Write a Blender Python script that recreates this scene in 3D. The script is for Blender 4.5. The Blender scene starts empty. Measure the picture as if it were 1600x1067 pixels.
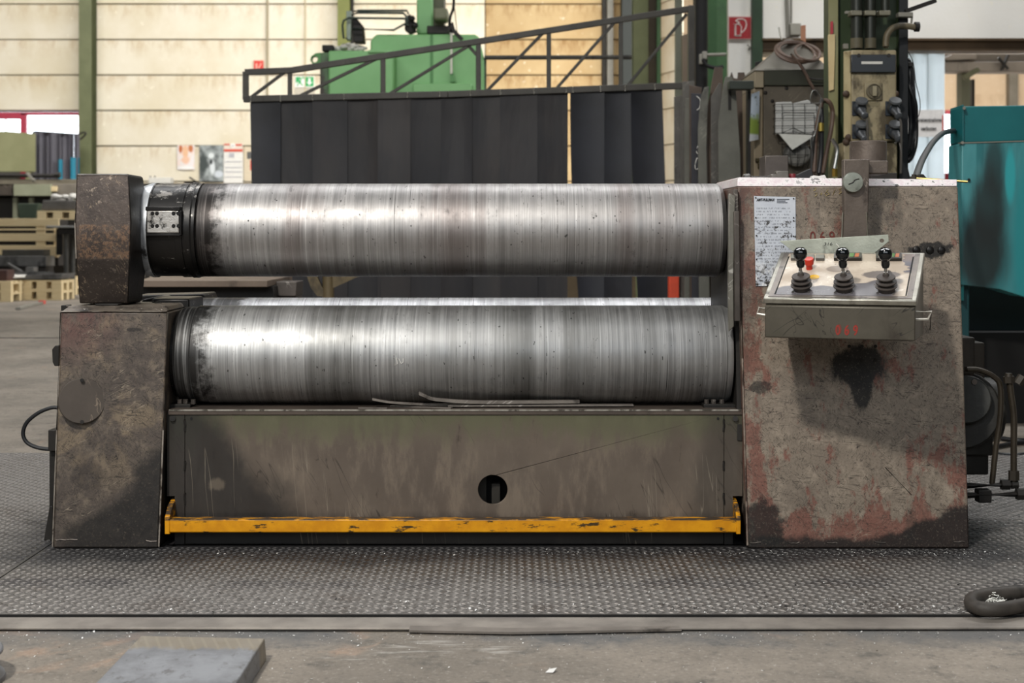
import bpy, bmesh, math, random
from mathutils import Vector, Matrix
from mathutils.geometry import tessellate_polygon
sc = bpy.context.scene
COL = sc.collection
PI = math.pi
RND = random.Random(11)

# ---------------------------------------------------------------- camera
CAMY, CAMZ, F = -4.04, 0.886, 2222.222          # 50 mm lens on a 36 mm sensor, 1600 px wide
cd = bpy.data.cameras.new('camera'); cam = bpy.data.objects.new('camera', cd); COL.objects.link(cam)
cam.location = (0, CAMY, CAMZ); cam.rotation_euler = (PI/2, 0, 0)
cd.sensor_width = 36; cd.lens = 50; cd.shift_y = -(533.5-370)/1600
cd.clip_start = .05; cd.clip_end = 200
cd.dof.use_dof = True; cd.dof.focus_distance = 4.06; cd.dof.aperture_fstop = 5.6
sc.camera = cam

# ---------------------------------------------------------------- daylight outside
w = bpy.data.worlds.new('overcast'); sc.world = w; w.use_nodes = True
bg = w.node_tree.nodes['Background']
bg.inputs[0].default_value = (.86, .93, 1, 1); bg.inputs[1].default_value = 5.0

# ---------------------------------------------------------------- daylight through roof glazing, hall lamps, added back wall fill
def area(name, loc, aim, sx, sy, power, col=(1, 1, 1), shape='RECTANGLE'):
    l = bpy.data.lights.new(name, 'AREA'); l.shape = shape; l.size = sx; l.size_y = sy
    l.energy = power; l.color = col
    o = bpy.data.objects.new(name, l); COL.objects.link(o); o.location = loc
    o.rotation_euler = (Vector(aim)-Vector(loc)).to_track_quat('-Z', 'Y').to_euler()
    return o
area('hall_lamp', (-1.9, -4.8, 5.1), (.3, .1, .4), .42, .42, 390, (1, .96, .89), 'DISK')
area('front_window_band', (-1.0, -11.6, 5.2), (0, 0, 1.2), 16, 3.6, 500, (.88, .94, 1))
area('roof_light_near', (0, -3.0, 8.7), (0, -3.0, 0), 14, 1.6, 200, (.96, .98, 1))
area('roof_light_middle', (0, 5.0, 8.7), (0, 5.0, 0), 18, 1.6, 1150, (.98, .99, 1))
area('back_wall_fill', (-2, 18.0, 8.7), (-2, 23.5, 1.5), 22, 2.4, 2800, (1, .98, .95))  # added fill, no such glazing seen: brightens the back wall
area('side_hall_light', (8.5, 18.0, 7.5), (8.5, 19.0, 0), 7, 6, 3600, (.97, .98, 1))

vs = sc.view_settings
vs.view_transform = 'Standard'; vs.look = 'None'; vs.gamma = 1; vs.use_curve_mapping = False
vs.exposure = 0.0
sc.cycles.max_bounces = 8; sc.cycles.diffuse_bounces = 4; sc.cycles.glossy_bounces = 4
sc.cycles.transmission_bounces = 6; sc.cycles.sample_clamp_indirect = 6

# ---------------------------------------------------------------- measuring helpers
def P(px, py, Y):
    d = Y-CAMY
    return Vector(((px-800)/F*d, Y, CAMZ-(py-370)/F*d))
def X(px, Y): return (px-800)/F*(Y-CAMY)
def Z(py, Y): return CAMZ-(py-370)/F*(Y-CAMY)
def GY(py, z=0): return (CAMZ-z)*F/(py-370)+CAMY      # depth at which height z is seen at row py

# ---------------------------------------------------------------- mesh builder
def frame_of(a):
    a = a.normalized(); u = Vector((0, 0, 1)) if abs(a.z) < .9 else Vector((1, 0, 0))
    s = a.cross(u).normalized(); return s, s.cross(a).normalized()
def spline(pts, n=6, closed=False):
    pts = [Vector(p) for p in pts]; out = []; N = len(pts)
    g = (lambda i: pts[i % N]) if closed else (lambda i: pts[max(0, min(N-1, i))])
    for i in range(N if closed else N-1):
        a, b, c, d = g(i-1), g(i), g(i+1), g(i+2)
        for k in range(n):
            t = k/n
            out.append(.5*((2*b)+(c-a)*t+(2*a-5*b+4*c-d)*t*t+(3*b-a-3*c+d)*t**3))
    if not closed: out.append(pts[-1])
    return out
WL = {}
class MB:
    def __init__(s): s.v = []; s.f = []
    def add(s, vs_, fs):
        o = len(s.v); s.v += [Vector(v) for v in vs_]; s.f += [[i+o for i in f] for f in fs]; return s
    def hexa(s, b, t):
        return s.add(list(b)+list(t), [(3, 2, 1, 0), (4, 5, 6, 7), (0, 1, 5, 4), (1, 2, 6, 5), (2, 3, 7, 6), (3, 0, 4, 7)])
    def box(s, x0, x1, y0, y1, z0, z1):
        if x0 > x1: x0, x1 = x1, x0
        if z0 > z1: z0, z1 = z1, z0
        if y0 > y1: y0, y1 = y1, y0
        return s.hexa([(x0, y0, z0), (x1, y0, z0), (x1, y1, z0), (x0, y1, z0)], [(x0, y0, z1), (x1, y0, z1), (x1, y1, z1), (x0, y1, z1)])
    def pbox(s, px0, py0, px1, py1, Y, dep):            # box whose front face is seen between two pixels at depth Y
        a, b = P(px0, py0, Y), P(px1, py1, Y); return s.box(a.x, b.x, Y, Y+dep, b.z, a.z)
    def loft(s, A, B, caps=True):
        n = len(A); f = [(i, (i+1) % n, n+(i+1) % n, n+i) for i in range(n)]
        if caps: f += [tuple(range(n))[::-1], tuple(range(n, 2*n))]
        return s.add(list(A)+list(B), f)
    def prism(s, poly, y0, y1):                         # poly of (x, z), extruded along y
        return s.loft([(x, y0, z) for x, z in poly], [(x, y1, z) for x, z in poly])
    def prism_x(s, poly, x0, x1): return s.loft([(x0, y, z) for y, z in poly], [(x1, y, z) for y, z in poly])
    def prism_z(s, poly, z0, z1): return s.loft([(x, y, z0) for x, y in poly], [(x, y, z1) for x, y in poly])
    def pprism(s, pix, Y, dep):
        return s.prism([(P(x, y, Y).x, P(x, y, Y).z) for x, y in pix], Y, Y+dep)
    def lathe(s, prof, o, ax, seg=24, caps=True):       # prof of (radius, distance along the axis)
        o = Vector(o); ax = Vector(ax).normalized(); u, v = frame_of(ax); vv = []; n = len(prof)
        for r, t in prof:
            for k in range(seg):
                a = 2*PI*k/seg; vv.append(o+ax*t+(u*math.cos(a)+v*math.sin(a))*max(r, 1e-5))
        f = [(i*seg+k, i*seg+(k+1) % seg, (i+1)*seg+(k+1) % seg, (i+1)*seg+k) for i in range(n-1) for k in range(seg)]
        if caps: f += [tuple(range(seg))[::-1], tuple(range((n-1)*seg, n*seg))]
        return s.add(vv, f)
    def cyl(s, a, b, r, r2=None, seg=16):
        a, b = Vector(a), Vector(b); return s.lathe([(r, 0), (r if r2 is None else r2, (b-a).length)], a, b-a, seg)
    def tube(s, pts, r, seg=8, closed=False):
        pts = [Vector(p) for p in pts]; N = len(pts); vv = []; up = None
        for i, p in enumerate(pts):
            t = (pts[(i+1) % N]-pts[i-1]) if closed or 0 < i < N-1 else (pts[min(i+1, N-1)]-pts[max(i-1, 0)])
            t.normalize()
            if up is None: u, v = frame_of(t)
            else:
                u = up-t*up.dot(t); u.normalize(); v = t.cross(u)
            up = u
            for k in range(seg):
                a = 2*PI*k/seg; vv.append(p+(u*math.cos(a)+v*math.sin(a))*r)
        R = N if closed else N-1
        f = [(i*seg+k, i*seg+(k+1) % seg, ((i+1) % N)*seg+(k+1) % seg, ((i+1) % N)*seg+k) for i in range(R) for k in range(seg)]
        if not closed: f += [tuple(range(seg))[::-1], tuple(range((N-1)*seg, N*seg))]
        return s.add(vv, f)
    def bar(s, a, b, w_, h_):                           # square bar between two points
        a, b = Vector(a), Vector(b); u, v = frame_of(b-a)
        q = [u*w_/2+v*h_/2, -u*w_/2+v*h_/2, -u*w_/2-v*h_/2, u*w_/2-v*h_/2]
        return s.loft([a+k for k in q], [b+k for k in q])
    def sphere(s, c, r, seg=14, rings=8, sc3=(1, 1, 1)):
        c = Vector(c); vv = []; f = []
        for i in range(rings+1):
            a = PI*i/rings
            for k in range(seg):
                b = 2*PI*k/seg
                vv.append(c+Vector((math.sin(a)*math.cos(b)*r*sc3[0], math.sin(a)*math.sin(b)*r*sc3[1], math.cos(a)*r*sc3[2])))
        for i in range(rings):
            for k in range(seg): f.append((i*seg+k, (i+1)*seg+k, (i+1)*seg+(k+1) % seg, i*seg+(k+1) % seg))
        return s.add(vv, f)
    def holed(s, outer, holes, fn0, fn1):               # plate with holes: fn0/fn1 map a 2-D point to the two faces
        loops = [list(outer)]+[list(h) for h in holes]
        tri = tessellate_polygon([[Vector((x, y, 0)) for x, y in l] for l in loops])
        flat = [p for l in loops for p in l]; n = len(flat)
        f = [tuple(t) for t in tri]+[tuple(i+n for i in t) for t in tri]; o = 0
        for l in loops:
            m = len(l); f += [(o+i, o+(i+1) % m, n+o+(i+1) % m, n+o+i) for i in range(m)]; o += m
        return s.add([fn0(x, y) for x, y in flat]+[fn1(x, y) for x, y in flat], f)
    def grid(s, nu, nv, fn):
        return s.add([fn(i/nu, j/nv) for j in range(nv+1) for i in range(nu+1)],
                     [(j*(nu+1)+i, j*(nu+1)+i+1, (j+1)*(nu+1)+i+1, (j+1)*(nu+1)+i) for j in range(nv) for i in range(nu)])
    def xform(s, m):
        s.v = [m @ v for v in s.v]; return s
    def mesh(s, name, mat, org, fix=True):
        me = bpy.data.meshes.new(name); me.from_pydata([v-org for v in s.v], [], s.f)
        if fix:
            bm = bmesh.new(); bm.from_mesh(me); bmesh.ops.recalc_face_normals(bm, faces=bm.faces); bm.to_mesh(me); bm.free()
        me.materials.append(mat)
        me.shade_smooth(); me.set_sharp_from_angle(angle=math.radians(32))
        return me
def circ(cx, cy, r, n=24): return [(cx+r*math.cos(2*PI*k/n), cy+r*math.sin(2*PI*k/n)) for k in range(n)]
def bev(o, wd, seg=2):
    if wd:
        m = o.modifiers.new('edge', 'BEVEL'); m.width = wd; m.segments = seg; m.limit_method = 'ANGLE'; m.angle_limit = math.radians(40)
def tag(o, label, cat, group=None, kind=None):
    o['label'] = label; o['category'] = cat
    if group: o['group'] = group
    if kind: o['kind'] = kind
def thing(name, label, cat, loc, group=None):
    o = bpy.data.objects.new(name, None); COL.objects.link(o); o.empty_display_size = .1
    o.location = loc; WL[o] = Vector(loc); tag(o, label, cat, group); return o
def part(par, name, mb, mat, bevel=0, label=None, kind=None, fix=True):
    me = mb.mesh(name, mat, WL[par], fix); o = bpy.data.objects.new(name, me); COL.objects.link(o)
    o.parent = par; WL[o] = WL[par]; bev(o, bevel)
    if label: o['label'] = label
    if kind: o['kind'] = kind
    return o
def single(name, label, cat, mb, mat, bevel=0, group=None, kind=None):
    xs = [v.x for v in mb.v]; ys = [v.y for v in mb.v]; zs = [v.z for v in mb.v]
    org = Vector(((min(xs)+max(xs))/2, (min(ys)+max(ys))/2, min(zs)))
    me = mb.mesh(name, mat, org); o = bpy.data.objects.new(name, me); COL.objects.link(o); o.location = org; WL[o] = org
    bev(o, bevel)
    if label: tag(o, label, cat, group, kind)
    return o
def struct(name, mb, mat, bevel=0):
    o = single(name, None, None, mb, mat, bevel); o['kind'] = 'structure'; return o
def text(par, name, body, loc, size, mat, shear=0, align='CENTER', bold=0, rot=(PI/2, 0, 0), sx=1, space=1, label=None):
    cu = bpy.data.curves.new(name, 'FONT'); cu.body = body; cu.size = size; cu.align_x = align; cu.align_y = 'CENTER'
    cu.shear = shear; cu.offset = bold; cu.space_character = space; cu.extrude = .0002; cu.materials.append(mat)
    fo = bpy.data.objects.new(name, cu); me = bpy.data.meshes.new_from_object(fo); bpy.data.objects.remove(fo); me.name = name
    o = bpy.data.objects.new(name, me); COL.objects.link(o); o.parent = par; o.location = Vector(loc)-WL[par]
    o.rotation_euler = rot; o.scale = (sx, 1, 1); WL[o] = WL[par]
    if label: o['label'] = label
    return o
def copy_tree(o, parent=None):
    c = o.copy(); COL.objects.link(c); c.parent = parent
    for ch in list(o.children): copy_tree(ch, c)
    return c

# ---------------------------------------------------------------- materials
def lin(h):
    if not isinstance(h, str): return h
    h = h.lstrip('#'); r = [int(h[i:i+2], 16)/255 for i in (0, 2, 4)]
    return tuple((c/12.92 if c <= .04045 else ((c+.055)/1.055)**2.4) for c in r)+(1,)
class M:
    def __init__(s, name, rough=.6, metal=0, spec=.4):
        s.m = bpy.data.materials.new(name); s.m.use_nodes = True; s.nt = s.m.node_tree; s.b = s.nt.nodes['Principled BSDF']
        s.b.inputs['Roughness'].default_value = rough; s.b.inputs['Metallic'].default_value = metal
        s.b.inputs['Specular IOR Level'].default_value = spec; s._o = None
    def n(s, t): return s.nt.nodes.new(t)
    def l(s, a, b):
        if hasattr(a, 'links'): s.nt.links.new(a, b)
        elif isinstance(a, str): b.default_value = lin(a)
        else: b.default_value = a
    def pos(s): return s.n('ShaderNodeNewGeometry').outputs['Position']
    def obj(s, jit=True):
        if s._o is None:
            v = s.n('ShaderNodeTexCoord').outputs['Object']
            if jit:
                i = s.n('ShaderNodeObjectInfo').outputs['Random']; k = s.math('MULTIPLY', i, 37.0)
                a = s.n('ShaderNodeVectorMath'); a.operation = 'ADD'; s.l(v, a.inputs[0]); s.l(k, a.inputs[1]); v = a.outputs[0]
            s._o = v
        return s._o
    def map(s, v, scale=(1, 1, 1), rot=(0, 0, 0), loc=(0, 0, 0)):
        m = s.n('ShaderNodeMapping'); s.l(v, m.inputs[0]); m.inputs[1].default_value = loc; m.inputs[2].default_value = rot; m.inputs[3].default_value = scale
        return m.outputs[0]
    def noise(s, v, scale=5, det=4, r=.55, dist=0):
        t = s.n('ShaderNodeTexNoise'); s.l(v, t.inputs['Vector']); t.inputs['Scale'].default_value = scale; t.inputs['Detail'].default_value = det
        t.inputs['Roughness'].default_value = r; t.inputs['Distortion'].default_value = dist; return t.outputs[0]
    def voro(s, v, scale=5, feat='F1'):
        t = s.n('ShaderNodeTexVoronoi'); t.feature = feat; s.l(v, t.inputs['Vector']); t.inputs['Scale'].default_value = scale; return t.outputs['Distance']
    def math(s, op, a, b=None, c=None):
        t = s.n('ShaderNodeMath'); t.operation = op; s.l(a, t.inputs[0])
        if b is not None: s.l(b, t.inputs[1])
        if c is not None: s.l(c, t.inputs[2])
        return t.outputs[0]
    def rng(s, x, a, b, c=0., d=1.):
        t = s.n('ShaderNodeMapRange'); t.interpolation_type = 'SMOOTHSTEP'; s.l(x, t.inputs[0])
        for i, q in zip((1, 2, 3, 4), (a, b, c, d)): t.inputs[i].default_value = q
        return t.outputs[0]
    def mix(s, fac, a, b):
        t = s.n('ShaderNodeMix'); t.data_type = 'RGBA'; s.l(fac, t.inputs[0]); s.l(a, t.inputs[6]); s.l(b, t.inputs[7]); return t.outputs[2]
    def sep(s, v):
        t = s.n('ShaderNodeSeparateXYZ'); s.l(v, t.inputs[0]); return t.outputs
    def blob(s, v, c, r, nz, amp=.8, soft=.12):         # a stain with a ragged outline, c and r in the space of v
        m = s.map(v, (1/r[0], 1/r[1], 1/r[2]), (0, 0, 0), (-c[0]/r[0], -c[1]/r[1], -c[2]/r[2]))
        t = s.n('ShaderNodeVectorMath'); t.operation = 'LENGTH'; s.l(m, t.inputs[0])
        q = s.math('ADD', t.outputs['Value'], s.math('MULTIPLY', s.math('SUBTRACT', nz, .5), amp))
        return s.rng(q, 1-soft, 1+soft, 1, 0)
    def plane(s, v, a, b, c):                           # a*x + b*z + c
        x, y, z = s.sep(v); return s.math('ADD', s.math('ADD', s.math('MULTIPLY', x, a), s.math('MULTIPLY', z, b)), c)
    def scratch(s, v, scale, rot, st=14, w_=.012, cut=.55):   # thin scratches along one direction
        q = s.map(v, (scale, scale, scale), rot); q = s.map(q, (1, 1, 1/st))
        a = s.math('ABSOLUTE', s.math('SUBTRACT', s.noise(q, 1, 2, .6, .3), .5))
        k = s.rng(a, 0, w_, 1, 0)
        return s.math('MULTIPLY', k, s.rng(s.noise(v, scale*.22, 2), cut, cut+.06))
    def bump(s, h, st=.3, dist=.002):
        t = s.n('ShaderNodeBump'); t.inputs['Strength'].default_value = st; t.inputs['Distance'].default_value = dist
        s.l(h, t.inputs['Height']); s.l(t.outputs[0], s.b.inputs['Normal'])
    def done(s, col=None, rough=None, metal=None):
        if col is not None: s.l(col, s.b.inputs['Base Color'])
        if rough is not None: s.l(rough, s.b.inputs['Roughness'])
        if metal is not None: s.l(metal, s.b.inputs['Metallic'])
        return s.m
def worn(name, a, b, scale=6, rough=.6, metal=0, dirt=None, dcut=.58, scr=None, bump=.15, chips=None):
    m = M(name, rough, metal); v = m.obj(); n = m.noise(v, scale, 5, .6); c = m.mix(m.rng(n, .3, .7), a, b)
    if dirt: c = m.mix(m.rng(m.noise(m.map(v, (1, 1, .55)), scale*.6, 6, .65), dcut, dcut+.12), c, dirt)
    if scr:
        c = m.mix(m.scratch(v, 30, (.3, .5, .2)), c, scr); c = m.mix(m.scratch(v, 22, (.2, -.9, .4)), c, scr)
    if chips: c = m.mix(m.rng(m.noise(v, scale*5, 3, .6), .66, .7), c, chips)
    if bump: m.bump(m.noise(v, scale*9, 4), bump, .003)
    return m.done(c)
def plain(name, a, rough=.6, metal=0, spec=.4):
    m = M(name, rough, metal, spec); v = m.obj(); n = m.noise(v, 25, 3)
    la = lin(a); return m.done(m.mix(n, tuple(c*.82 for c in la[:3])+(1,), tuple(min(1, c*1.18) for c in la[:3])+(1,)))
# ================================================================ SETTING
def concrete_mat():
    m = M('workshop_concrete', .75); v = m.pos(); n = m.noise(v, 1.2, 6, .65); n2 = m.noise(v, 14, 6, .7); n3 = m.noise(v, 90, 5, .8)
    c = m.mix(m.rng(n, .35, .68), '#6d665d', '#887f74')
    c = m.mix(m.rng(n2, .52, .74), c, '#57534d')
    c = m.mix(m.rng(m.noise(v, 3.1, 4, .6, .8), .60, .70), c, '#8d7a6a')
    c = m.mix(m.math('MULTIPLY', m.rng(n3, .54, .66), .7), c, '#4d4a46')
    c = m.mix(m.math('MULTIPLY', m.rng(n3, .34, .44, 1, 0), .5), c, '#aaa69e')
    # dark dust swept against the edge bar, pale scrape marks
    d = m.math('ADD', m.plane(v, 0, 0, 0), m.math('SUBTRACT', m.sep(v)[1], m.math('MULTIPLY', n2, -.22)))
    c = m.mix(m.math('MULTIPLY', m.math('MULTIPLY', m.math('MULTIPLY', m.rng(d, -.86, -.72), m.rng(m.sep(v)[1], -.60, -.66)), m.rng(n, .40, .55)), .75), c, '#4d5053')
    ns = m.noise(m.map(v, (9, 55, 1)), 1, 3)
    for cx, cy, rx, ry in ((-.21, -.92, .10, .07), (-.02, -.95, .06, .05), (-.36, -1.0, .05, .015)):
        c = m.mix(m.math('MULTIPLY', m.blob(v, (cx, cy, 0), (rx, ry, 1), n2, 1.2, .4), m.math('MULTIPLY', m.rng(ns, .5, .66), .55)), c, '#aba8a2')
    m.bump(m.noise(v, 60, 6, .7), .35, .004)
    return m.done(c, m.rng(n2, .2, .8, .62, .85))
CONC = concrete_mat()
def tread_mat():
    m = M('worn_tread_steel', .42, .55, .5); v = m.pos(); x, y, z = m.sep(v)
    n = m.noise(v, 3, 6, .65); n2 = m.noise(v, 40, 4, .7)
    c = m.mix(m.rng(n2, .35, .7), '#625f5c', '#7d7975')
    c = m.mix(m.math('MULTIPLY', m.rng(n, .50, .66), .6), c, '#4e453e')
    # black oily dirt along the foot of the machine
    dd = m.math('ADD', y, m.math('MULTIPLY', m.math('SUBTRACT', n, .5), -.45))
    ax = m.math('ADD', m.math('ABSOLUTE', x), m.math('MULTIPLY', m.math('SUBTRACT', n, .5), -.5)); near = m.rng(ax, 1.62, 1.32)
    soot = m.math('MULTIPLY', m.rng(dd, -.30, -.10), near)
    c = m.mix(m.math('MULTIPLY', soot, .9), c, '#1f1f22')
    band = m.rng(m.math('ABSOLUTE', m.math('SUBTRACT', dd, -.42)), .0, .09, .6, 0)
    c = m.mix(m.math('MULTIPLY', band, m.rng(n, .42, .58)), c, '#3c3c40')
    worn_ = m.rng(z, .0006, .0016)
    c = m.mix(m.math('MULTIPLY', worn_, m.rng(soot, 0, 1, .8, .15)), c, '#9c9793')
    m.bump(m.noise(v, 300, 3), .2, .001)
    return m.done(c, m.rng(n2, .3, .7, .38, .62), m.rng(soot, 0, 1, .6, .25))
TREAD = tread_mat()
DARKGAP = plain('dark_joint', '#1b1a19', .9)
EDGE = worn('grey_edge_steel', '#7b756f', '#989189', 9, .5, .45, '#4a4642', .6, None, .2)
FLOORZ = -.014
floor = struct('floor', MB().box(-16, 16, -13, 34, FLOORZ-.3, FLOORZ), CONC)
FX0, FX1, FY0, FY1 = -2.3, 3.1, -.70, 1.80
for x0, x1 in ((-2.6, -1.332), (-1.328, 2.1), (2.104, 3.1)):
    part(floor, 'tread_plate', MB().box(x0, x1, FY0, FY1, FLOORZ+.001, 0), TREAD)
def treads():
    import numpy as np
    p = .0205; V = []; Fc = []
    L, Wd, H = .0115, .0036, .0019; k = 0
    ny = int((FY1-FY0)/p); nx = int(5.2/p)
    for j in range(ny):
        y = FY0+.012+j*p; d = y-CAMY; xl = -.46*d; xr = .46*d
        for i in range(nx):
            x = -2.58+i*p+(p/2 if j % 2 else 0)*0
            if x < xl or x > xr or x > 3.0 or abs(x+1.33) < .012: continue
            if .02 < y < .9 and -1.28 < x < 1.26: continue
            a = PI/4*.75 if (i+j) % 2 else -PI/4*.75
            c, s = math.cos(a), math.sin(a)
            q = [(-L, 0), (0, -Wd), (L, 0), (0, Wd)]
            for sc_, h in ((1, 0), (.55, H)):
                for u, v in q: V.append((x+(u*c-v*s)*sc_, y+(u*s+v*c)*sc_, h))
            o = k*8; k += 1
            Fc += [(o+4, o+5, o+6, o+7), (o, o+1, o+5, o+4), (o+1, o+2, o+6, o+5), (o+2, o+3, o+7, o+6), (o+3, o, o+4, o+7)]
    me = bpy.data.meshes.new('treads'); me.from_pydata(V, [], Fc); me.materials.append(TREAD)
    o = bpy.data.objects.new('treads', me); COL.objects.link(o); o.parent = floor; o.location = -WL[floor]; o['kind'] = 'stuff'
treads()
part(floor, 'edge_bar', MB().prism_z([(-2.6, FY0-.09), (-.2, FY0-.10), (3.1, FY0-.082), (3.1, FY0-.006), (-2.6, FY0-.006)], -.0105, -.0055), EDGE, .001)
part(floor, 'plate_edge', MB().box(-2.6, 3.1, FY0-.0012, FY0-.0002, FLOORZ, -.0006), DARKGAP)
part(floor, 'edge_bar_bedding', MB().box(-2.6, 3.1, FY0-.070, FY0-.006, FLOORZ, -.0107), DARKGAP)  # dark base paints in the shadow gap under the bar
# floor joint and yard plates far left
part(floor, 'floor_joint', MB().box(-9, -1.2, GY(528, FLOORZ)-.03, GY(528, FLOORZ)+.03, FLOORZ-.01, FLOORZ+.003), DARKGAP)

# ---- hall shell
def panel_mat(name, a, b, stain, wet):
    m = M(name, .85); v = m.pos(); n = m.noise(v, .9, 5, .6); n2 = m.noise(m.map(v, (1, 1, .35)), 5, 5, .65)
    c = m.mix(m.rng(n, .3, .7), a, b)
    fz = m.math('FRACT', m.math('DIVIDE', m.math('SUBTRACT', m.sep(v)[2], -.197), .75))
    top = m.math('MULTIPLY', m.rng(fz, .35, 1.0), m.rng(n2, .42, .66))
    c = m.mix(m.math('MULTIPLY', top, wet), c, stain)
    c = m.mix(m.math('MULTIPLY', m.rng(m.noise(v, 9, 3), .64, .72), .5), c, '#f1ead6')
    m.bump(m.noise(v, 30, 4), .2, .01)
    return m.done(c)
PAN_L = panel_mat('cream_concrete', '#d3c8ae', '#dfd7c4', '#ab8a5a', .42)
PAN_R = panel_mat('ochre_concrete', '#a58a60', '#b39b72', '#7d5a30', .75)
SHELL = plain('dim_shell', '#77736b', .9)
CEIL = plain('grey_ceiling', '#8a8a88', .9)
WY = 26.0; PH, PO = .75, -.197
def xp(px): return X(px, WY)
wb = struct('wall_back', MB().box(-16, xp(127), WY+.12, WY+.4, 3.553, 9).box(xp(127), xp(1066), WY+.12, WY+.4, FLOORZ, 9), plain('wall_joint', '#4a4436', .9))
bays = [(-15.5, xp(131), PAN_L, 5), (xp(150), xp(530), PAN_L, 0), (xp(551), xp(758), PAN_L, 0), (xp(758), xp(941), PAN_R, 0), (xp(941), xp(1033), PAN_R, 0)]
for x0, x1, mt, k0 in bays:
    for k in range(k0, 12):
        z0 = PO+PH*k
        part(wb, 'wall_panel', MB().box(x0+.01, x1-.01, WY+RND.uniform(-.008, .008), WY+.12, max(z0+.012, FLOORZ), z0+PH-.012), mt, .012)
part(wb, 'wall_panel', MB().box(xp(127), xp(131), WY, WY+.12, .03, 3.54), PAN_L)
part(wb, 'lower_wall', MB().box(-16, X(-60, WY), WY, WY+.3, FLOORZ, 3.55), PAN_L)
# angled return pier at the right end of the panelled wall
for k in range(12):
    z0 = PO+PH*k
    part(wb, 'pier_panel', MB().prism_z([(xp(1033), WY-.1), (xp(1053)-.02, WY-.9), (xp(1060), WY-.9), (xp(1060), WY+.12), (xp(1033), WY+.12)], max(z0+.012, FLOORZ), z0+PH-.012), PAN_L, .01)
struct('wall_left', MB().box(-16.3, -16, -13, 34, FLOORZ, 9), SHELL)
struct('wall_front', MB().box(-16, 16, -13.3, -13, FLOORZ, 9), SHELL)
struct('wall_right', MB().box(16, 16.3, -13, 34, FLOORZ, 9), SHELL)
struct('ceiling', MB().box(-16, 16, -13, 34, 9, 9.3), CEIL)

# ---- steel columns of the hall (rolled I sections)
def i_column(name, x0, x1, Y, dep, mat, z1=9.0, par=None, web=.3):
    t = (x1-x0)*.12; w_ = (x0+x1)/2
    poly = [(x0, Y), (x1, Y), (x1, Y+.02), (w_+t/2, Y+.02), (w_+t/2, Y+dep-.02), (x1, Y+dep-.02), (x1, Y+dep), (x0, Y+dep), (x0, Y+dep-.02), (w_-t/2, Y+dep-.02), (w_-t/2, Y+.02), (x0, Y+.02)]
    return struct(name, MB().prism_z(poly, FLOORZ, z1), mat)
OLIVE = worn('olive_green_paint', '#5e6344', '#696d4d', 3, .6, 0, '#4b4f39', .6)
DGREEN = worn('dark_green_paint', '#1f3320', '#2a4229', 3, .55, 0, '#161d14', .6)
MGREEN = worn('mid_green_paint', '#2f4d2c', '#395a35', 2, .55, 0, '#1f3020', .62)
DARKST = worn('dark_rusty_steel', '#26241f', '#34302a', 4, .6, .2)
GREYST = worn('grey_painted_steel', '#77746a', '#86837a', 3, .6, 0, '#595650', .62)
i_column('column_1', xp(131), xp(150.5), WY-.35, .45, OLIVE)
i_column('column_2', xp(530), xp(549), WY-.3, .42, worn('yellow_green_paint', '#6f7338', '#666a34', 3, .6))
part_ = struct('trim_1', MB().box(xp(549), xp(553), WY-.1, WY, 2.0, 9), DARKST)
struct('trim_2', MB().box(xp(941), xp(948), WY-.06, WY-.02, 0, 9), DARKST)
struct('trim_3', MB().box(xp(948), xp(957), WY-.25, WY-.1, 0, 9), GREYST)
struct('trim_4', MB().box(xp(968), xp(987), WY-.7, WY-.2, 0, 9), plain('black_green', '#10160f', .6))
i_column('column_3', X(990, 17), X(1013, 17), 17, .3, OLIVE)
struct('trim_5', MB().box(X(1013, 17), X(1026, 17), 17.05, 17.3, 0, 9), worn('brown_steel', '#453a2a', '#3a3022', 3))
struct('trim_6', MB().box(X(1026, 17), X(1032, 17), 16.95, 17.3, 0, 9), MGREEN)
struct('trim_7', MB().box(xp(555), xp(560), WY-.3, WY-.22, 6, 9), DARKST)
# pipes clipped to the wall
CREAMPIPE = plain('cream_conduit', '#b9ab86', .6)
for px, r, z0 in ((418, .022, .5), (477, .012, .5)):
    struct('trim_8', MB().cyl((xp(px), WY-.03, z0), (xp(px), WY-.03, 8), r, seg=8), CREAMPIPE if px > 420 else plain('grey_conduit', '#9a8f74', .6))

# ---- partition to the side hall
PY_ = 10.0
WHITE = panel_mat('white_render', '#e9e5dc', '#efece5', '#b9ab94', .22)
wp = struct('wall_side_hall', MB().box(X(1188, PY_), 16, PY_, PY_+.3, Z(61, PY_), 9).box(X(1138, PY_), X(1176, PY_), PY_, PY_+.3, FLOORZ, 9), WHITE)
struct('trim_9', MB().box(X(1188, PY_), 16, PY_-.05, PY_+.2, Z(80, PY_), Z(66, PY_)).box(X(1188, PY_), 16, PY_-.12, PY_+.2, Z(66, PY_), Z(62, PY_)),
       worn('brown_beam_paint', '#4c3c2a', '#5a4833', 4, .6, 0, '#2c241b', .6), .006)
struct('trim_10', MB().box(X(1173, PY_), X(1189, PY_), PY_-.1, PY_+.3, FLOORZ, 9), DGREEN)
struct('trim_11', MB().box(X(1176, PY_), X(1300, PY_), PY_+.02, PY_+.3, Z(84, PY_), Z(61, PY_)), worn('cream_board', '#a79c86', '#b4aa95', 3))
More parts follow.
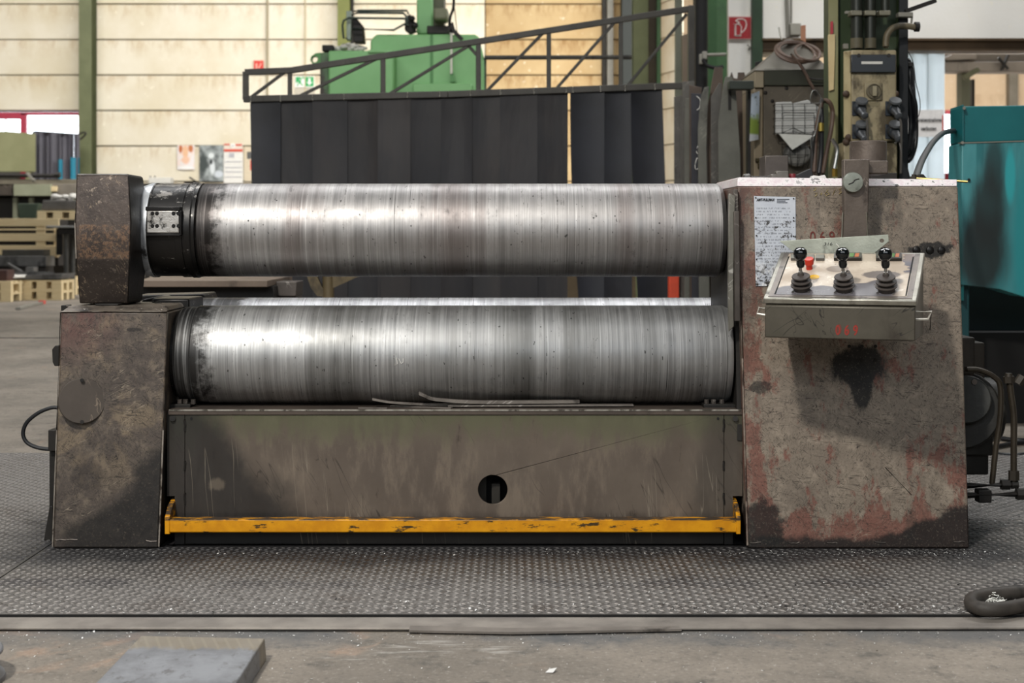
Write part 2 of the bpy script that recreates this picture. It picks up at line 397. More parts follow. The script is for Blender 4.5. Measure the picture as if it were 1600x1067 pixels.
# side hall far wall with a bright window
SY = 30.0
ws = struct('wall_side_hall_far', MB().box(3.75, X(1466, SY), SY, SY+.3, FLOORZ, 9).box(X(1466, SY), X(1500, SY), SY, SY+.3, Z(176, SY), 9)
            .box(X(1500, SY), 16, SY, SY+.3, FLOORZ, 9), panel_mat('tan_board', '#b89f80', '#c2aa8c', '#8b7354', .3))
for px in (1500, 1577):
    part(ws, 'wall_post', MB().pbox(px, 100, px+14, 420, SY-.3, .2), worn('grey_brown_post', '#6d6557', '#5d5648', 3))
part(ws, 'window_frame', MB().pbox(1478, 172, 1500, 178, SY-.1, .2).pbox(1496, 175, 1500, 300, SY-.1, .2), plain('red_frame', '#a3323c', .5))
GLASS = M('window_glass', .05); GLASS.b.inputs['Transmission Weight'].default_value = 1; GLASS.b.inputs['IOR'].default_value = 1.02
GLASS = GLASS.done('#ffffff')
part(ws, 'pane', MB().box(X(1466, SY), X(1500, SY), SY+.1, SY+.11, 0, Z(176, SY)), GLASS)

# ---- red gate with windows, far left
RED = plain('red_gate_paint', '#a8364a', .5)
g = struct('window_1', MB().box(X(-60, WY), xp(125), WY-.02, WY+.1, Z(180, WY), Z(175.5, WY)).box(xp(122.5), xp(126), WY-.02, WY+.1, 0, Z(175.5, WY))
           .box(xp(32), xp(41), WY-.02, WY+.1, 0, Z(176, WY)).box(X(-60, WY), xp(33), WY-.02, WY+.1, Z(186, WY), Z(179, WY))
           , RED, .01)
part(g, 'lower_panel', MB().box(X(-60, WY), xp(122), WY+.02, WY+.1, 0, Z(262, WY)), plain('grey_gate_panel', '#5a5852', .6))
part(g, 'pane', MB().box(xp(41), xp(123), WY+.04, WY+.05, Z(262, WY), Z(180, WY)), GLASS)
part(g, 'pane', MB().box(X(-60, WY), xp(32), WY+.04, WY+.05, Z(262, WY), Z(186, WY)), GLASS)
part(g, 'mullion', MB().box(xp(8), xp(9.2), WY+.0, WY+.03, Z(210, WY), Z(186, WY)), DARKST)
# ================================================================ PLATE ROLLING MACHINE
mc = thing('plate_rolling_machine', 'long grimy plate rolling machine with bare steel rolls and yellow foot bar', 'rolling machine', (0, .4, 0))
def leanP(px, py, off=0, top=.08):
    Y = .04
    for _ in range(4): Y = top*max(0, Z(py, Y))/1.05
    return P(px, py, Y+off)
def px_r(px, py, rx, ry): # centre and radii of a mark on the housing fronts
    c = leanP(px, py); return (c.x, c.y, c.z), (rx/F*4.08, 9, ry/F*4.08)
def housing_mat(name, a, b, c3, prim, blobs, right):
    m = M(name, .5, .15, .45); v = m.pos(); x, y, z = m.sep(v)
    n = m.noise(v, 4, 6, .62); nf = m.noise(v, 26, 5, .68); nd = m.noise(m.map(v, (1, 1, .45)), 16, 7, .72)
    c = m.mix(m.rng(n, .3, .7), a, b)
    c = m.mix(m.math('MULTIPLY', m.rng(nf, .46, .70), .75), c, c3)
    if right:
        e = m.math('ADD', m.rng(x, .66, .80, .85, .0), m.math('MULTIPLY', m.rng(z, .05, .15, 1.3, .0), m.rng(x, .74, .82, .3, 1)))
        e = m.math('ADD', e, m.math('MULTIPLY', m.rng(x, 1.15, 1.28), m.rng(z, .38, .20, 0, .55)))
        c = m.mix(m.math('MULTIPLY', m.rng(m.math('ADD', nd, m.math('MULTIPLY', e, .14)), .55, .63), .75), c, prim)
        u = m.math('MULTIPLY', m.rng(x, .70, .665), m.rng(z, .5, .8)); c = m.mix(m.math('MULTIPLY', u, .55), c, '#4a2a25')
        dk = m.math('MULTIPLY', m.rng(m.noise(m.map(v, (1, 1, .25)), 5, 6, .7), .52, .64), .45); c = m.mix(dk, c, '#443d36')
    else:
        c = m.mix(m.math('MULTIPLY', m.rng(m.noise(v, 6.5, 5, .65, .5), .52, .64), m.rng(z, .10, .30, 0, .55)), c, '#85755f')
        c = m.mix(m.math('MULTIPLY', m.math('MULTIPLY', m.rng(z, .48, .66), m.rng(x, -1.08, -1.25)), m.math('MULTIPLY', m.rng(nd, .38, .56), .7)), c, prim)
    sc_ = '#332c26' if right else '#241f1b'
    for s_, r_, w_, ct in ((110, (0, .9, 0), .022, .50), (150, (0, -.7, .2), .024, .50), (60, (0, 1.5, 0), .016, .50), (170, (0, .25, 0), .026, .50), (50, (0, 1.42, 0), .012, .52)):
        c = m.mix(m.math('MULTIPLY', m.scratch(v, s_, r_, 9, w_, ct), .75), c, sc_)
    c = m.mix(m.math('MULTIPLY', m.scratch(v, 60, (0, -1.1, 0), 10, .012, .56), .5), c, '#a89a87')
    c = m.mix(m.rng(m.noise(v, 75, 3, .7), .66, .71), c, sc_)
    for (px, py, rx, ry), al, nz in blobs:
        q, r = px_r(px, py, rx, ry)
        c = m.mix(m.math('MULTIPLY', m.blob(v, q, r, nd if nz else nf, 1.7, .16), al), c, '#121110')
    if right:
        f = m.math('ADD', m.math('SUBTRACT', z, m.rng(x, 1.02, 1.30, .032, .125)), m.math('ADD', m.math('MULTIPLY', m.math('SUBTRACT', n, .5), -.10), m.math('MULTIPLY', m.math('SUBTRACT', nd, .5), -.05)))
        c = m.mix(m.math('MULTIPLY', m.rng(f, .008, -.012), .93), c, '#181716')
    else:
        f = m.math('ADD', m.plane(v, -.95, 1, -1.225), m.math('MULTIPLY', m.math('SUBTRACT', n, .5), -.30))
        f = m.math('ADD', f, m.math('MULTIPLY', m.math('SUBTRACT', nf, .5), -.16))
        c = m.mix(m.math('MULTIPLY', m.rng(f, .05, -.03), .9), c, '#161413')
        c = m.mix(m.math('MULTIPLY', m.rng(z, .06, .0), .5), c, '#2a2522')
    g = m.noise(v, 160, 6, .8); c = m.mix(m.math('MULTIPLY', m.rng(g, .52, .64), .45), c, sc_); c = m.mix(m.math('MULTIPLY', m.rng(g, .46, .34), .30), c, c3)
    m.bump(m.noise(v, 70, 5, .6), .18, .002)
    return m.done(c, m.rng(nf, .3, .7, .42, .62))
HR = housing_mat('scuffed_beige_paint', '#877b6d', '#786d61', '#9d9080', '#764439',
                 [((1345, 572, 46, 34), .97, 1), ((1345, 600, 18, 34), .95, 1), ((1455, 391, 34, 13), .95, 0), ((1188, 605, 18, 10), .7, 0), ((1190, 822, 36, 36), .85, 0), ((1395, 325, 18, 40), .3, 1), ((1365, 385, 30, 30), .25, 1)], True)
HL = housing_mat('grimy_brown_paint', '#473f3a', '#574e46', '#75695b', '#5e3a36', [((210, 515, 14, 3), .7, 0), ((140, 745, 30, 20), .25, 1)], False)
def steel_mat(name, seed, tint, dark, body=(.52, .51, .50), pits=1, rmin=.30, rmax=.50):
    m = M(name, .4, .88, .5); v = m.pos(); n0 = m.map(v, (1, 1, 1), (0, 0, 0), (seed, seed*.7, 0))
    s1 = m.noise(m.map(n0, (60, .6, .6)), 1, 6, .72); s2 = m.noise(m.map(n0, (190, 2.2, 2.2)), 1, 4, .7); s3 = m.noise(m.map(n0, (6, .5, .5)), 1, 4, .6)
    nn = m.noise(n0, 18, 5, .7)
    b = tuple(body)+(1,); lo = tuple(q*.62 for q in body)+(1,); hi = tuple(min(1, q*1.28) for q in body)+(1,)
    c = m.mix(m.rng(s1, .32, .68), lo, b); c = m.mix(m.rng(s2, .52, .74), c, hi); c = m.mix(m.math('MULTIPLY', m.rng(s2, .46, .30), .6), c, lo)
    c = m.mix(m.math('MULTIPLY', m.rng(s3, .46, .64), .42), c, tint)
    s4 = m.noise(m.map(n0, (330, 1.2, 1.2)), 1, 2, .5); c = m.mix(m.math('MULTIPLY', m.math('MULTIPLY', m.rng(s4, .64, .70), m.rng(m.noise(n0, 5, 4, .7), .46, .58)), .8), c, '#1f1c1a')
    c = m.mix(m.math('MULTIPLY', m.rng(m.math('ADD', m.math('MULTIPLY', s1, .6), m.math('MULTIPLY', nn, .4)), .56, .66), dark), c, '#1d1b1a')
    p = m.rng(m.voro(n0, 34), .05*pits, .10*pits, 1, 0); p = m.math('MULTIPLY', p, m.rng(m.noise(n0, 7, 3), .50, .62))
    c = m.mix(m.math('MULTIPLY', p, .85), c, '#161514')
    p2 = m.rng(m.noise(m.map(n0, (1, .5, .5)), 95, 2), .70, .74); c = m.mix(m.math('MULTIPLY', p2, .7), c, '#201e1c')
    # burnished oily end at the drop side
    e = m.rng(m.math('ADD', m.sep(v)[0], m.math('MULTIPLY', m.math('SUBTRACT', nn, .5), .20)), -.855, -.915)
    c = m.mix(m.math('MULTIPLY', m.math('MULTIPLY', e, m.rng(s1, .66, .50, .45, 1)), .9), c, '#1f1d1c')
    m.bump(m.math('ADD', m.math('MULTIPLY', s2, .6), m.math('MULTIPLY', nn, .6)), .12, .001)
    return m.done(c, m.rng(m.math('ADD', m.math('MULTIPLY', s1, .5), m.math('MULTIPLY', nn, .5)), .35, .65, rmin, rmax), m.math('SUBTRACT', .92, m.math('MULTIPLY', p, .6)))
ROLL_T = steel_mat('brown_stained_roll_steel', 3.1, '#5d4a44', .55, (.40, .385, .375), 1.2, .42, .58)
ROLL_F = steel_mat('bright_roll_steel', 8.4, '#56554f', .35, (.50, .50, .495), 1.0, .45, .60)
ROLL_B = steel_mat('burnished_roll_steel', 5.7, '#5a5a5c', .4, (.50, .50, .51), .8, .40, .56)
OIL = M('oily_black_steel', .38, .5, .5); _v = OIL.pos(); _n = OIL.noise(OIL.map(_v, (30, 3, 3)), 1, 4)
OIL_B = OIL.mix(OIL.rng(OIL.math('ADD', OIL.noise(OIL.map(_v, (1, 1.6, 1.6)), 20, 6, .75), OIL.rng(OIL.sep(_v)[2], .98, 1.02, 0, .12)), .61, .68), OIL.mix(_n, '#121110', '#232120'), '#8b8782'); OIL.bump(OIL.noise(_v, 60, 4), .3, .002)  # pale smears painted as shine, denser towards the collar top
OIL = OIL.done(OIL_B)
BRIGHT = worn('worn_bright_steel', '#8f8b87', '#b9b6b2', 20, .35, .85, '#33302d', .56)
BLACK = plain('dull_black', '#0d0c0c', .8)  # plain black for pipes, cables, holes, machine core and pedestal
DARK = worn('dark_grimy_steel', '#1c1a18', '#2a2724', 8, .55, .3)
MIDST = worn('scuffed_mill_steel', '#4b4642', '#5f5853', 9, .48, .6, '#2a2725', .55, '#8a847d')

# ---- left (drop end) housing
lz = Z(486, .055)
fr = [P(95, 487, .05), P(262, 487, .05), P(248, 857, 0), P(82, 857, 0)]
A = [fr[0], fr[1], fr[2], fr[3]]
B = [Vector((p.x, .36, p.z)) for p in A]; B[1].x = -1.0; B[2].x = -1.01
mb = MB().loft(A, B)
part(mc, 'drop_end_housing', mb, HL, .006)
tz = Z(478, .09)
part(mc, 'housing_cover', MB().hexa([fr[0]+Vector((.001, .002, .001)), fr[1]+Vector((-.001, .002, .001)), Vector((-1.0, .36, fr[0].z)), Vector((fr[0].x, .36, fr[0].z))],
     [Vector((fr[0].x+.012, .085, tz)), Vector((fr[1].x-.014, .085, tz)), Vector((-1.01, .36, tz)), Vector((fr[0].x+.012, .36, tz))]),
     worn('worn_cover_edge', '#5e564e', '#6f665c', 12, .45, .3, '#2f2b28', .55, '#a79f96', .2, '#b9b2a8'), .004)
cv = part(mc, 'round_cover', MB().cyl(leanP(128, 626, .002, .05), leanP(128, 626, -.006, .05), .066, .065, 40),
          worn('cover_plate_paint', '#433c36', '#4f4740', 8, .55, .2, '#2b2623', .55, '#7b6e60'), .002)
for py in (594, 659):
    part(cv, 'screw', MB().cyl(leanP(128, py, -.005, .05), leanP(128, py, -.012, .05), .0055, seg=12).cyl(leanP(128, py, -.011, .05), leanP(128, py, -.0125, .05), .003, seg=6), DARK)
WEAR = worn('bare_worn_edge', '#8d847a', '#aaa298', 45, .45, .4, '#4a423b', .47)
part(mc, 'worn_edge', MB().tube([P(96, 487, .049), P(261, 487, .049)], .0028, 6).tube([P(104, 478.3, .086), P(258, 478.3, .086)], .0016, 6), WEAR, kind='stuff')
part(mc, 'worn_corner', MB().tube([P(262, 488, .049), P(255, 672, .025), P(248.3, 854, .0)], .0024, 6), WEAR)
part(mc, 'worn_corner', MB().tube([P(94.6, 488, .049), P(88.5, 672, .025), P(82, 854, .0)], .0018, 6), WEAR)
# yoke that carries the end of the top roll
rows = [(272, 122, 199, .145), (274, 119, 201, .135), (348, 117, 205, .105), (405, 119, 203, .105), (474, 124, 200, .14)]
L_ = [P(a, y, d) for y, a, b, d in rows]; R_ = [P(b, y, d) for y, a, b, d in rows]
L2 = [Vector((p.x, .30, p.z)) for p in L_]; R2 = [Vector((p.x, .30, p.z)) for p in R_]
n5 = 5; vv = L_+R_+R2+L2; ff = []
for i in range(4):
    ff += [(i, 5+i, 6+i, 1+i), (5+i, 10+i, 11+i, 6+i), (10+i, 15+i, 16+i, 11+i), (15+i, i, 1+i, 16+i)]
ff += [(0, 15, 10, 5), (4, 9, 14, 19)]
YOKE = M('burnt_brown_steel', .5, .35); _v = YOKE.pos(); _z = YOKE.sep(_v)[2]; _n = YOKE.noise(_v, 11, 6, .7)
_c = YOKE.mix(YOKE.rng(_n, .35, .65), '#342c28', '#4a403a')
_c = YOKE.mix(YOKE.math('MULTIPLY', YOKE.math('MULTIPLY', YOKE.rng(_z, .925, .918), YOKE.rng(_z, .818, .828)), YOKE.rng(YOKE.noise(_v, 90, 5, .75), .46, .60)), _c, '#6b5442')
_c = YOKE.mix(YOKE.math('MULTIPLY', YOKE.rng(_z, .823, .815), .6), _c, '#1d1814')
_c = YOKE.mix(YOKE.math('MULTIPLY', YOKE.rng(YOKE.noise(_v, 30, 5, .7), .60, .68), YOKE.rng(_z, .90, 1.07, .22, .85)), _c, '#948678')
_c = YOKE.mix(YOKE.math('MULTIPLY', YOKE.rng(YOKE.noise(_v, 150, 4, .8), .60, .68), .6), _c, '#8f8274')
_c = YOKE.mix(YOKE.math('MULTIPLY', YOKE.scratch(_v, 60, (0, .5, 0), 12, .014, .54), .6), _c, '#8b7a66')
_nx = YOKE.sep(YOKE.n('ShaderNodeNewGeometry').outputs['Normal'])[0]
_c = YOKE.mix(YOKE.math('MULTIPLY', YOKE.rng(_nx, .3, .7), .85), _c, '#121110')  # roll-side face darkened by its facing: oil black plus painted shading
YOKE.bump(YOKE.noise(_v, 45, 5, .7), .35, .004); YOKE = YOKE.done(_c)
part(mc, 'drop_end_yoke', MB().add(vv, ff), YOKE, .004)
part(mc, 'yoke_corner', MB().tube([P(121.3, 273, .138), P(117, 348, .104), P(119, 404, .104)], .0018, 6), WEAR)
part(mc, 'yoke_edge', MB().bar(P(122, 272.6, .143), P(199, 272.6, .143), .006, .004), BRIGHT)
part(mc, 'drop_end_frame', MB().box(fr[0].x+.03, -1.03, .362, .86, 0, tz-.01).box(-1.10, -.985, .30, .5, tz-.10, tz+.012), OIL, .006)
part(mc, 'base_plate', MB().box(X(155, .14), X(213, .3),   .10, .35, tz, tz+.006), DARK, .002)

# ---- rolls
TY, TZ, TR = .36, .9068, .1437
def roll(name, prof, y, z, mat, label=None, seg=96):
    return part(mc, name, MB().lathe([(r, x-prof[0][1]) for r, x in prof], (prof[0][1], y, z), (1, 0, 0), seg), mat, 0, label)
roll('top_roll', [(.12, -.953), (TR-.004, -.952), (TR, -.946), (TR, .632), (TR-.012, .646), (.10, .648)], TY, TZ, ROLL_T, 'brown-streaked upper roll of bare steel')
roll('bearing_collar', [(.07, -1.17), (.07, -1.131), (.131, -1.131), (.140, -1.118), (.1455, -1.10), (.1455, -1.092), (.1425, -1.091), (.1425, -1.012), (.1455, -1.011), (.1455, -.99), (.1425, -.989), (.1425, -.982), (.1475, -.981), (.1475, -.966), (.1445, -.962), (.1445, -.953)], TY, TZ, OIL)
roll('collar_ring', [(.128, -1.1335), (.137, -1.133), (.1462, -1.106), (.1462, -1.096)], TY, TZ, worn('pale_ring_steel', '#b9bdc2', '#d5d9dd', 30, .3, .5, '#4a4a4a', .60), 'polished edge ring of the collar')
yk = TY-.1435
CLAMP = M('oily_bright_clamp', .25, .6); _v = CLAMP.pos(); _n = CLAMP.noise(_v, 38, 6, .72); _c = CLAMP.mix(CLAMP.rng(_n, .34, .50), '#2a2826', '#c4c0ba'); CLAMP.bump(_n, .5, .004); CLAMP = CLAMP.done(_c)
cl = part(mc, 'clamp_plate', MB().box(X(231, yk), X(281, yk), yk-.012, yk+.03, Z(364, yk), Z(329, yk)), CLAMP, .003, 'shiny bolted clamp plate')
part(mc, 'clamp_rib', MB().box(X(229, yk), X(283, yk), yk-.014, yk+.03, Z(329.5, yk), Z(323, yk)).box(X(281.5, yk), X(285, yk), yk-.012, yk+.03, Z(368, yk), Z(329, yk)).box(X(229, yk), X(283, yk), yk-.012, yk+.03, Z(369, yk), Z(364.5, yk)), OIL, .002)
for px in (238.5, 245.5, 271.5, 279):
    for py in (333.5, 353):
        part(cl, 'bolt_hole', MB().cyl((X(px, yk-.01), yk-.011, Z(py, yk-.01)), (X(px, yk-.01), yk-.0135, Z(py, yk-.01)), .0064, .0056, 12), BLACK)
LY, LZ, LR = .205, .5365, .1445
roll('front_roll', [(.12, -.982), (LR-.01, -.982), (LR-.004, -.974), (LR-.004, -.935), (LR, -.93), (LR, .628), (LR-.006, .641), (.11, .642)], LY, LZ, ROLL_F, 'bright steel lower front roll')
roll('front_roll_journal', [(.125, -1.02), (.125, -.982)], LY, LZ, OIL)
RY = .70; rd = (RY-CAMY)/F
roll('rear_roll', [(.10, -490*rd-.004), (.140, -490*rd-.002), (.1445, -486*rd), (.1445, 316*rd), (.138, 320*rd), (.08, 321*rd)], RY, Z(465, RY)-.1445, ROLL_B, 'burnished steel rear roll')
part(mc, 'rear_roll_arm', MB().pprism([(205, 462), (318, 459), (325, 480), (325, 500), (205, 500)], .72, .2).pprism([(222, 468), (240, 464), (262, 478), (258, 496), (215, 496)], .40, .2), OIL, .006)
mb = MB()
for k in range(16): mb.sphere(P(250+RND.uniform(-14, 26), 482+RND.uniform(-3, 6), .3+RND.uniform(-.1, .1)), RND.uniform(.008, .018), 8, 5)
part(mc, 'grease_lumps', mb, OIL, kind='stuff')
NPEN = plain('white_chalk', '#d9d7d0', .8); YPEN = plain('yellow_chalk', '#b3a06a', .8)
def chalk(par, strokes, fn, r, mat, name='chalk_mark'):
    m_ = MB()
    for s_ in strokes: m_.tube([fn(x, y) for x, y in s_], r, 5)
    return part(par, name, m_, mat, kind=None)
def onroll(px, py):
    y = LY-.14
    for _ in range(5):
        z = Z(py, y); y = LY-math.sqrt(max(0, LR*LR-(z-LZ)**2))-.0005
    return P(px, py, y)
chalk(mc, [[(615, 557), (616, 554)], [(615, 559), (617, 571), (621, 568), (619, 559)], [(619, 559), (623, 561), (627, 568), (630, 566), (630, 560)]], onroll, .0011, NPEN)

# ---- bed between the housings
AY = .06
APR = M('green_brown_apron_paint', .45, .2, .5); _v = APR.pos(); _x, _y, _z = APR.sep(_v); _n = APR.noise(_v, 3, 6, .6); _nf = APR.noise(APR.map(_v, (1, 1, .3), (0, .35, 0)), 14, 6, .72)
_c = APR.mix(APR.rng(_n, .3, .7), '#5a5047', '#6b6055')
_c = APR.mix(APR.math('MULTIPLY', APR.rng(_nf, .46, .66), .6), _c, '#7d7061')
_c = APR.mix(APR.math('MULTIPLY', APR.rng(APR.math('ADD', _z, APR.math('MULTIPLY', APR.math('SUBTRACT', _nf, .5), .28)), .27, .37), .75), _c, '#56583f')
_c = APR.mix(APR.math('MULTIPLY', APR.rng(_nf, .38, .28), .6), _c, '#2b2622')
_k = APR.math('ADD', APR.math('ADD', APR.plane(_v, -1, -.9, -.73), APR.math('MULTIPLY', APR.math('SUBTRACT', _n, .5), .5)), .1)
_c = APR.mix(APR.math('MULTIPLY', APR.rng(_k, -.14, .03), .85), _c, '#1c1b1b')
_c = APR.mix(APR.math('MULTIPLY', APR.rng(APR.math('ADD', _x, APR.math('MULTIPLY', APR.math('SUBTRACT', _n, .5), .3)), .50, .62), .55), _c, '#2e2c28')
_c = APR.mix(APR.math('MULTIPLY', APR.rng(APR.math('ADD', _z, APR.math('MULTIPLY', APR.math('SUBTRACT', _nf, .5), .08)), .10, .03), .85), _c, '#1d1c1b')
_c = APR.mix(APR.blob(_v, P(338, 757, AY), (.022, 1, .016), _nf, 3.5, .4), _c, '#5f564b')
_c = APR.mix(APR.math('MULTIPLY', APR.scratch(_v, 24, (0, .5, 0), 8, .012, .52), .6), _c, '#2a2521')
_c = APR.mix(APR.math('MULTIPLY', APR.scratch(_v, 20, (0, .1, 0), 16, .008, .55), .5), _c, '#8f8575')
APR.bump(APR.noise(_v, 60, 4), .15, .002); APR = APR.done(_c, APR.rng(_nf, .3, .7, .36, .55))
ax0, ax1, az0, az1 = X(262, AY), X(1160, AY), 0.0, Z(646, AY)
hx, hz, hr = X(770, AY), Z(765, AY), 23/F*4.1
notch = .14
out = [(X(289, AY), az0), (X(1131, AY), az0), (X(1131, AY), az1), (X(289, AY), az1)]
part(mc, 'bed_apron', MB().holed(out, [circ(hx, hz, hr, 36)], lambda x, z: (x, AY, z), lambda x, z: (x, AY+.012, z)), APR, .0015)
for sx in (0, 1):                                                # side strips with a slot for the foot bar arm
    a, b = (X(261, AY), X(288.4, AY)) if not sx else (X(1131.6, AY), X(1160, AY))
    s0, s1 = (a, X(273, AY)) if not sx else (X(1145, AY), b)
    zt, zn = az1, Z(775, AY)
    poly = [(a, zt), (b, zt), (b, 0), (s1, 0), (s1, zn), (s0, zn)] if not sx else [(a, zt), (b, zt), (s1, zn), (s0, zn), (s0, 0), (a, 0)]
    sp = part(mc, 'apron_side_strip', MB().prism(poly, AY, AY+.012), APR)
    for py in (654,):
        px = 269.5 if not sx else 1149
        part(sp, 'bolt', MB().cyl(P(px, py, AY), P(px, py, AY-.008), .008, seg=14).cyl(P(px, py, AY-.0078), P(px, py, AY-.0085), .0045, seg=6), DARK)
        px2 = 299 if not sx else 1122
        part(sp, 'bolt_hole', MB().cyl(P(px2, py, AY), P(px2, py, AY-.0012), .004, seg=10), BLACK)
    seam = 289 if not sx else 1131
    for y0, y1 in ((655, 674), (720, 735), (770, 788)):
        part(sp, 'weld_bead', MB().tube(spline([P(seam+RND.uniform(-.6, .6), y0+(y1-y0)*k/4, AY-.001) for k in range(5)], 3), .0032, 6), DARK)
part(mc, 'apron_foot', MB().box(X(262, AY), X(1160, AY), AY-.02, AY-.001, 0, Z(852, AY)), worn('dirty_foot_plate', '#242220', '#302d29', 5, .6), .002)
part(mc, 'bed_core', MB().box(-1.02, .66, .15, .80, .0, .30).box(-1.02, .66, .08, .15, .27, .33), BLACK)
part(mc, 'hole_insert', MB().box(hx-.004, hx+.02, .10, .14, hz-.06, hz+.01).box(hx-.05, hx-.02, .12, .149, hz-.06, hz+.03), DARKST)
BED = worn('bed_top_steel', '#4a423c', '#594f47', 5, .5, .35, '#2a2623', .56)
bt = part(mc, 'bed_top', MB().box(X(262, AY), X(1160, AY), AY-.004, .8, az1-.004, az1+.012), BED, .002)
part(mc, 'bed_edge', MB().box(X(265, AY), X(1157, AY), AY-.0055, AY-.002, az1+.008, az1+.0125), worn('bare_edge_steel', '#8d8a80', '#b3afa6', 30, .4, .6, '#55514a', .48))
for sx in (0, 1):                                                # bolted shoulder blocks at the bed ends
    pxs = (281, 290, 302) if not sx else (1104, 1115, 1128)
    a, b = (263, 300) if not sx else (1098, 1158)
    bk = part(mc, 'shoulder_block', MB().box(X(a, .12), X(b, .12), .10, .19, az1+.01, az1+.022), DARK, .002)
    for k, px in enumerate(pxs):
        part(bk, 'bolt', MB().cyl((X(px, .12), .12, az1+.02), (X(px, .12), .12, az1+.034), .0075, seg=8), MIDST)

# ---- yellow foot bar
YEL = M('chipped_yellow_paint', .45); _v = YEL.pos(); _n = YEL.noise(_v, 14, 6, .7); _n2 = YEL.noise(YEL.map(_v, (.3, 1, 1)), 40, 5, .7)
_c = YEL.mix(YEL.rng(_n, .35, .65), '#d9960c', '#c58206'); _c = YEL.mix(YEL.rng(_n2, .57, .64), _c, '#3d2f17')
_c = YEL.mix(YEL.math('MULTIPLY', YEL.rng(YEL.sep(_v)[2], .078, .084), YEL.rng(_n2, .40, .52)), _c, '#3a3026'); YEL.bump(_n2, .2, .002); YEL = YEL.done(_c)
fz0, fz1 = Z(832, 0), Z(811, 0)
part(mc, 'foot_bar', MB().box(X(264, 0), X(1152, 0), -.004, .036, fz0, fz1), YEL, .004, 'chipped yellow foot bar')
for a, b in ((258, 266), (1150, 1157)):
    xa, xb = X(a, 0), X(b, 0)
    part(mc, 'foot_bar_arm', MB().prism_x([(-.006, fz0-.004), (-.006, fz1+.008), (.03, Z(792, 0)), (.12, Z(780, 0)), (.12, fz0-.004)], xa, xb), YEL, .002, 'yellow end arm of the foot bar')

# ---- right (gear) housing
q = [P(1152, 291, .08), P(1497, 291, .08), P(1515, 857, 0), P(1168, 857, 0)]
bk = [Vector((p.x, .55, p.z)) for p in q]
part(mc, 'gear_housing', MB().loft(q, bk), HR, .005)
WHED = M('worn_white_edge', .45, .1); _v = WHED.pos(); _n = WHED.noise(_v, 45, 5, .7); _x = WHED.sep(_v)[0]
_c = WHED.mix(WHED.rng(_n, .35, .6), '#c9b9bd', '#d8d3d2'); _c = WHED.mix(WHED.math('MULTIPLY', WHED.rng(_n, .56, .62), WHED.rng(_x, .7, 1.0, .25, 1)), _c, '#2e2a28'); WHED = WHED.done(_c)
e0, e1 = P(1152, 291, .079), P(1496, 291, .079); e2, e3 = P(1496, 280.5, .11), P(1153, 277, .11)
part(mc, 'worn_top_edge', MB().hexa([e0, e1, Vector((e1.x, .55, e1.z)), Vector((e0.x, .55, e0.z))], [e3, e2, Vector((e2.x, .55, e2.z)), Vector((e3.x, .55, e3.z))]), WHED, .003, 'scraped white top edge')
part(mc, 'inner_frame', MB().prism_x([(.16, .40), (.16, Z(300, .16)), (.26, Z(279, .26)), (.56, Z(279, .26)), (.56, .0), (.3, 0)], .662, .70), worn('red_brown_primer', '#5f4a42', '#6f5a50', 7, .55, .1, '#35292a', .55, '#8d7d70'), .003)
part(mc, 'bearing_plate', MB().prism_x([(.055, 0.30), (.09, .62), (.12, 1.0), (.6, 1.0), (.6, .3)], .649, .662), DARK)
GUARD = worn('bent_guard_steel', '#6d6a62', '#7f7c73', 14, .45, .5, '#3d3935', .55, '#b5b2aa')
part(mc, 'guard_strap', MB().pprism([(1139, 302), (1149, 306), (1146, 440), (1147, 510), (1139, 518), (1138, 440)], .04, .02), GUARD, .002)
part(mc, 'guard_strap', MB().pprism([(1147, 330), (1155, 330), (1157, 502), (1148, 502)], .03, .025), MIDST, .002)
part(mc, 'guard_strap', MB().pprism([(1147, 296), (1153, 296), (1155, 345), (1148, 345)], .05, .02), MIDST, .002)
# seam bead along the left corner of the housing
part(mc, 'corner_bead', MB().tube([leanP(1153, 300, -.001), leanP(1160, 560, -.001), leanP(1168, 852, -.001)], .0028, 6), worn('bare_corner', '#9c8f83', '#7c6c61', 40, .5, .4, '#4a3b35', .5))
for px, py in ((1180, 848), (1240, 848), (1300, 848), (1375, 847), (1498, 846)):
    part(mc, 'weld_mark', MB().tube(spline([leanP(px-9+k*4.5, py+RND.uniform(-1, 1), -.0005) for k in range(5)], 3), .002, 6), MIDST)
for px, py in ((95, 843), (112, 843), (236, 845)):
    part(mc, 'weld_mark', MB().tube(spline([leanP(px-9+k*4.5, py+RND.uniform(-1, 1), -.0005) for k in range(5)], 3), .002, 6), MIDST)
for px in (1327, 1347, 1368):                                    # bolt heads in the grease under the console
    for py in (541, 563):
        part(mc, 'grease_bolt', MB().cyl(leanP(px, py, .001), leanP(px, py, -.004), .005, seg=8), DARK)
for px in (1432, 1453, 1471):
    part(mc, 'grease_bolt', MB().sphere(leanP(px, 391, 0), .012, 10, 6, (1, .5, 1)), OIL)
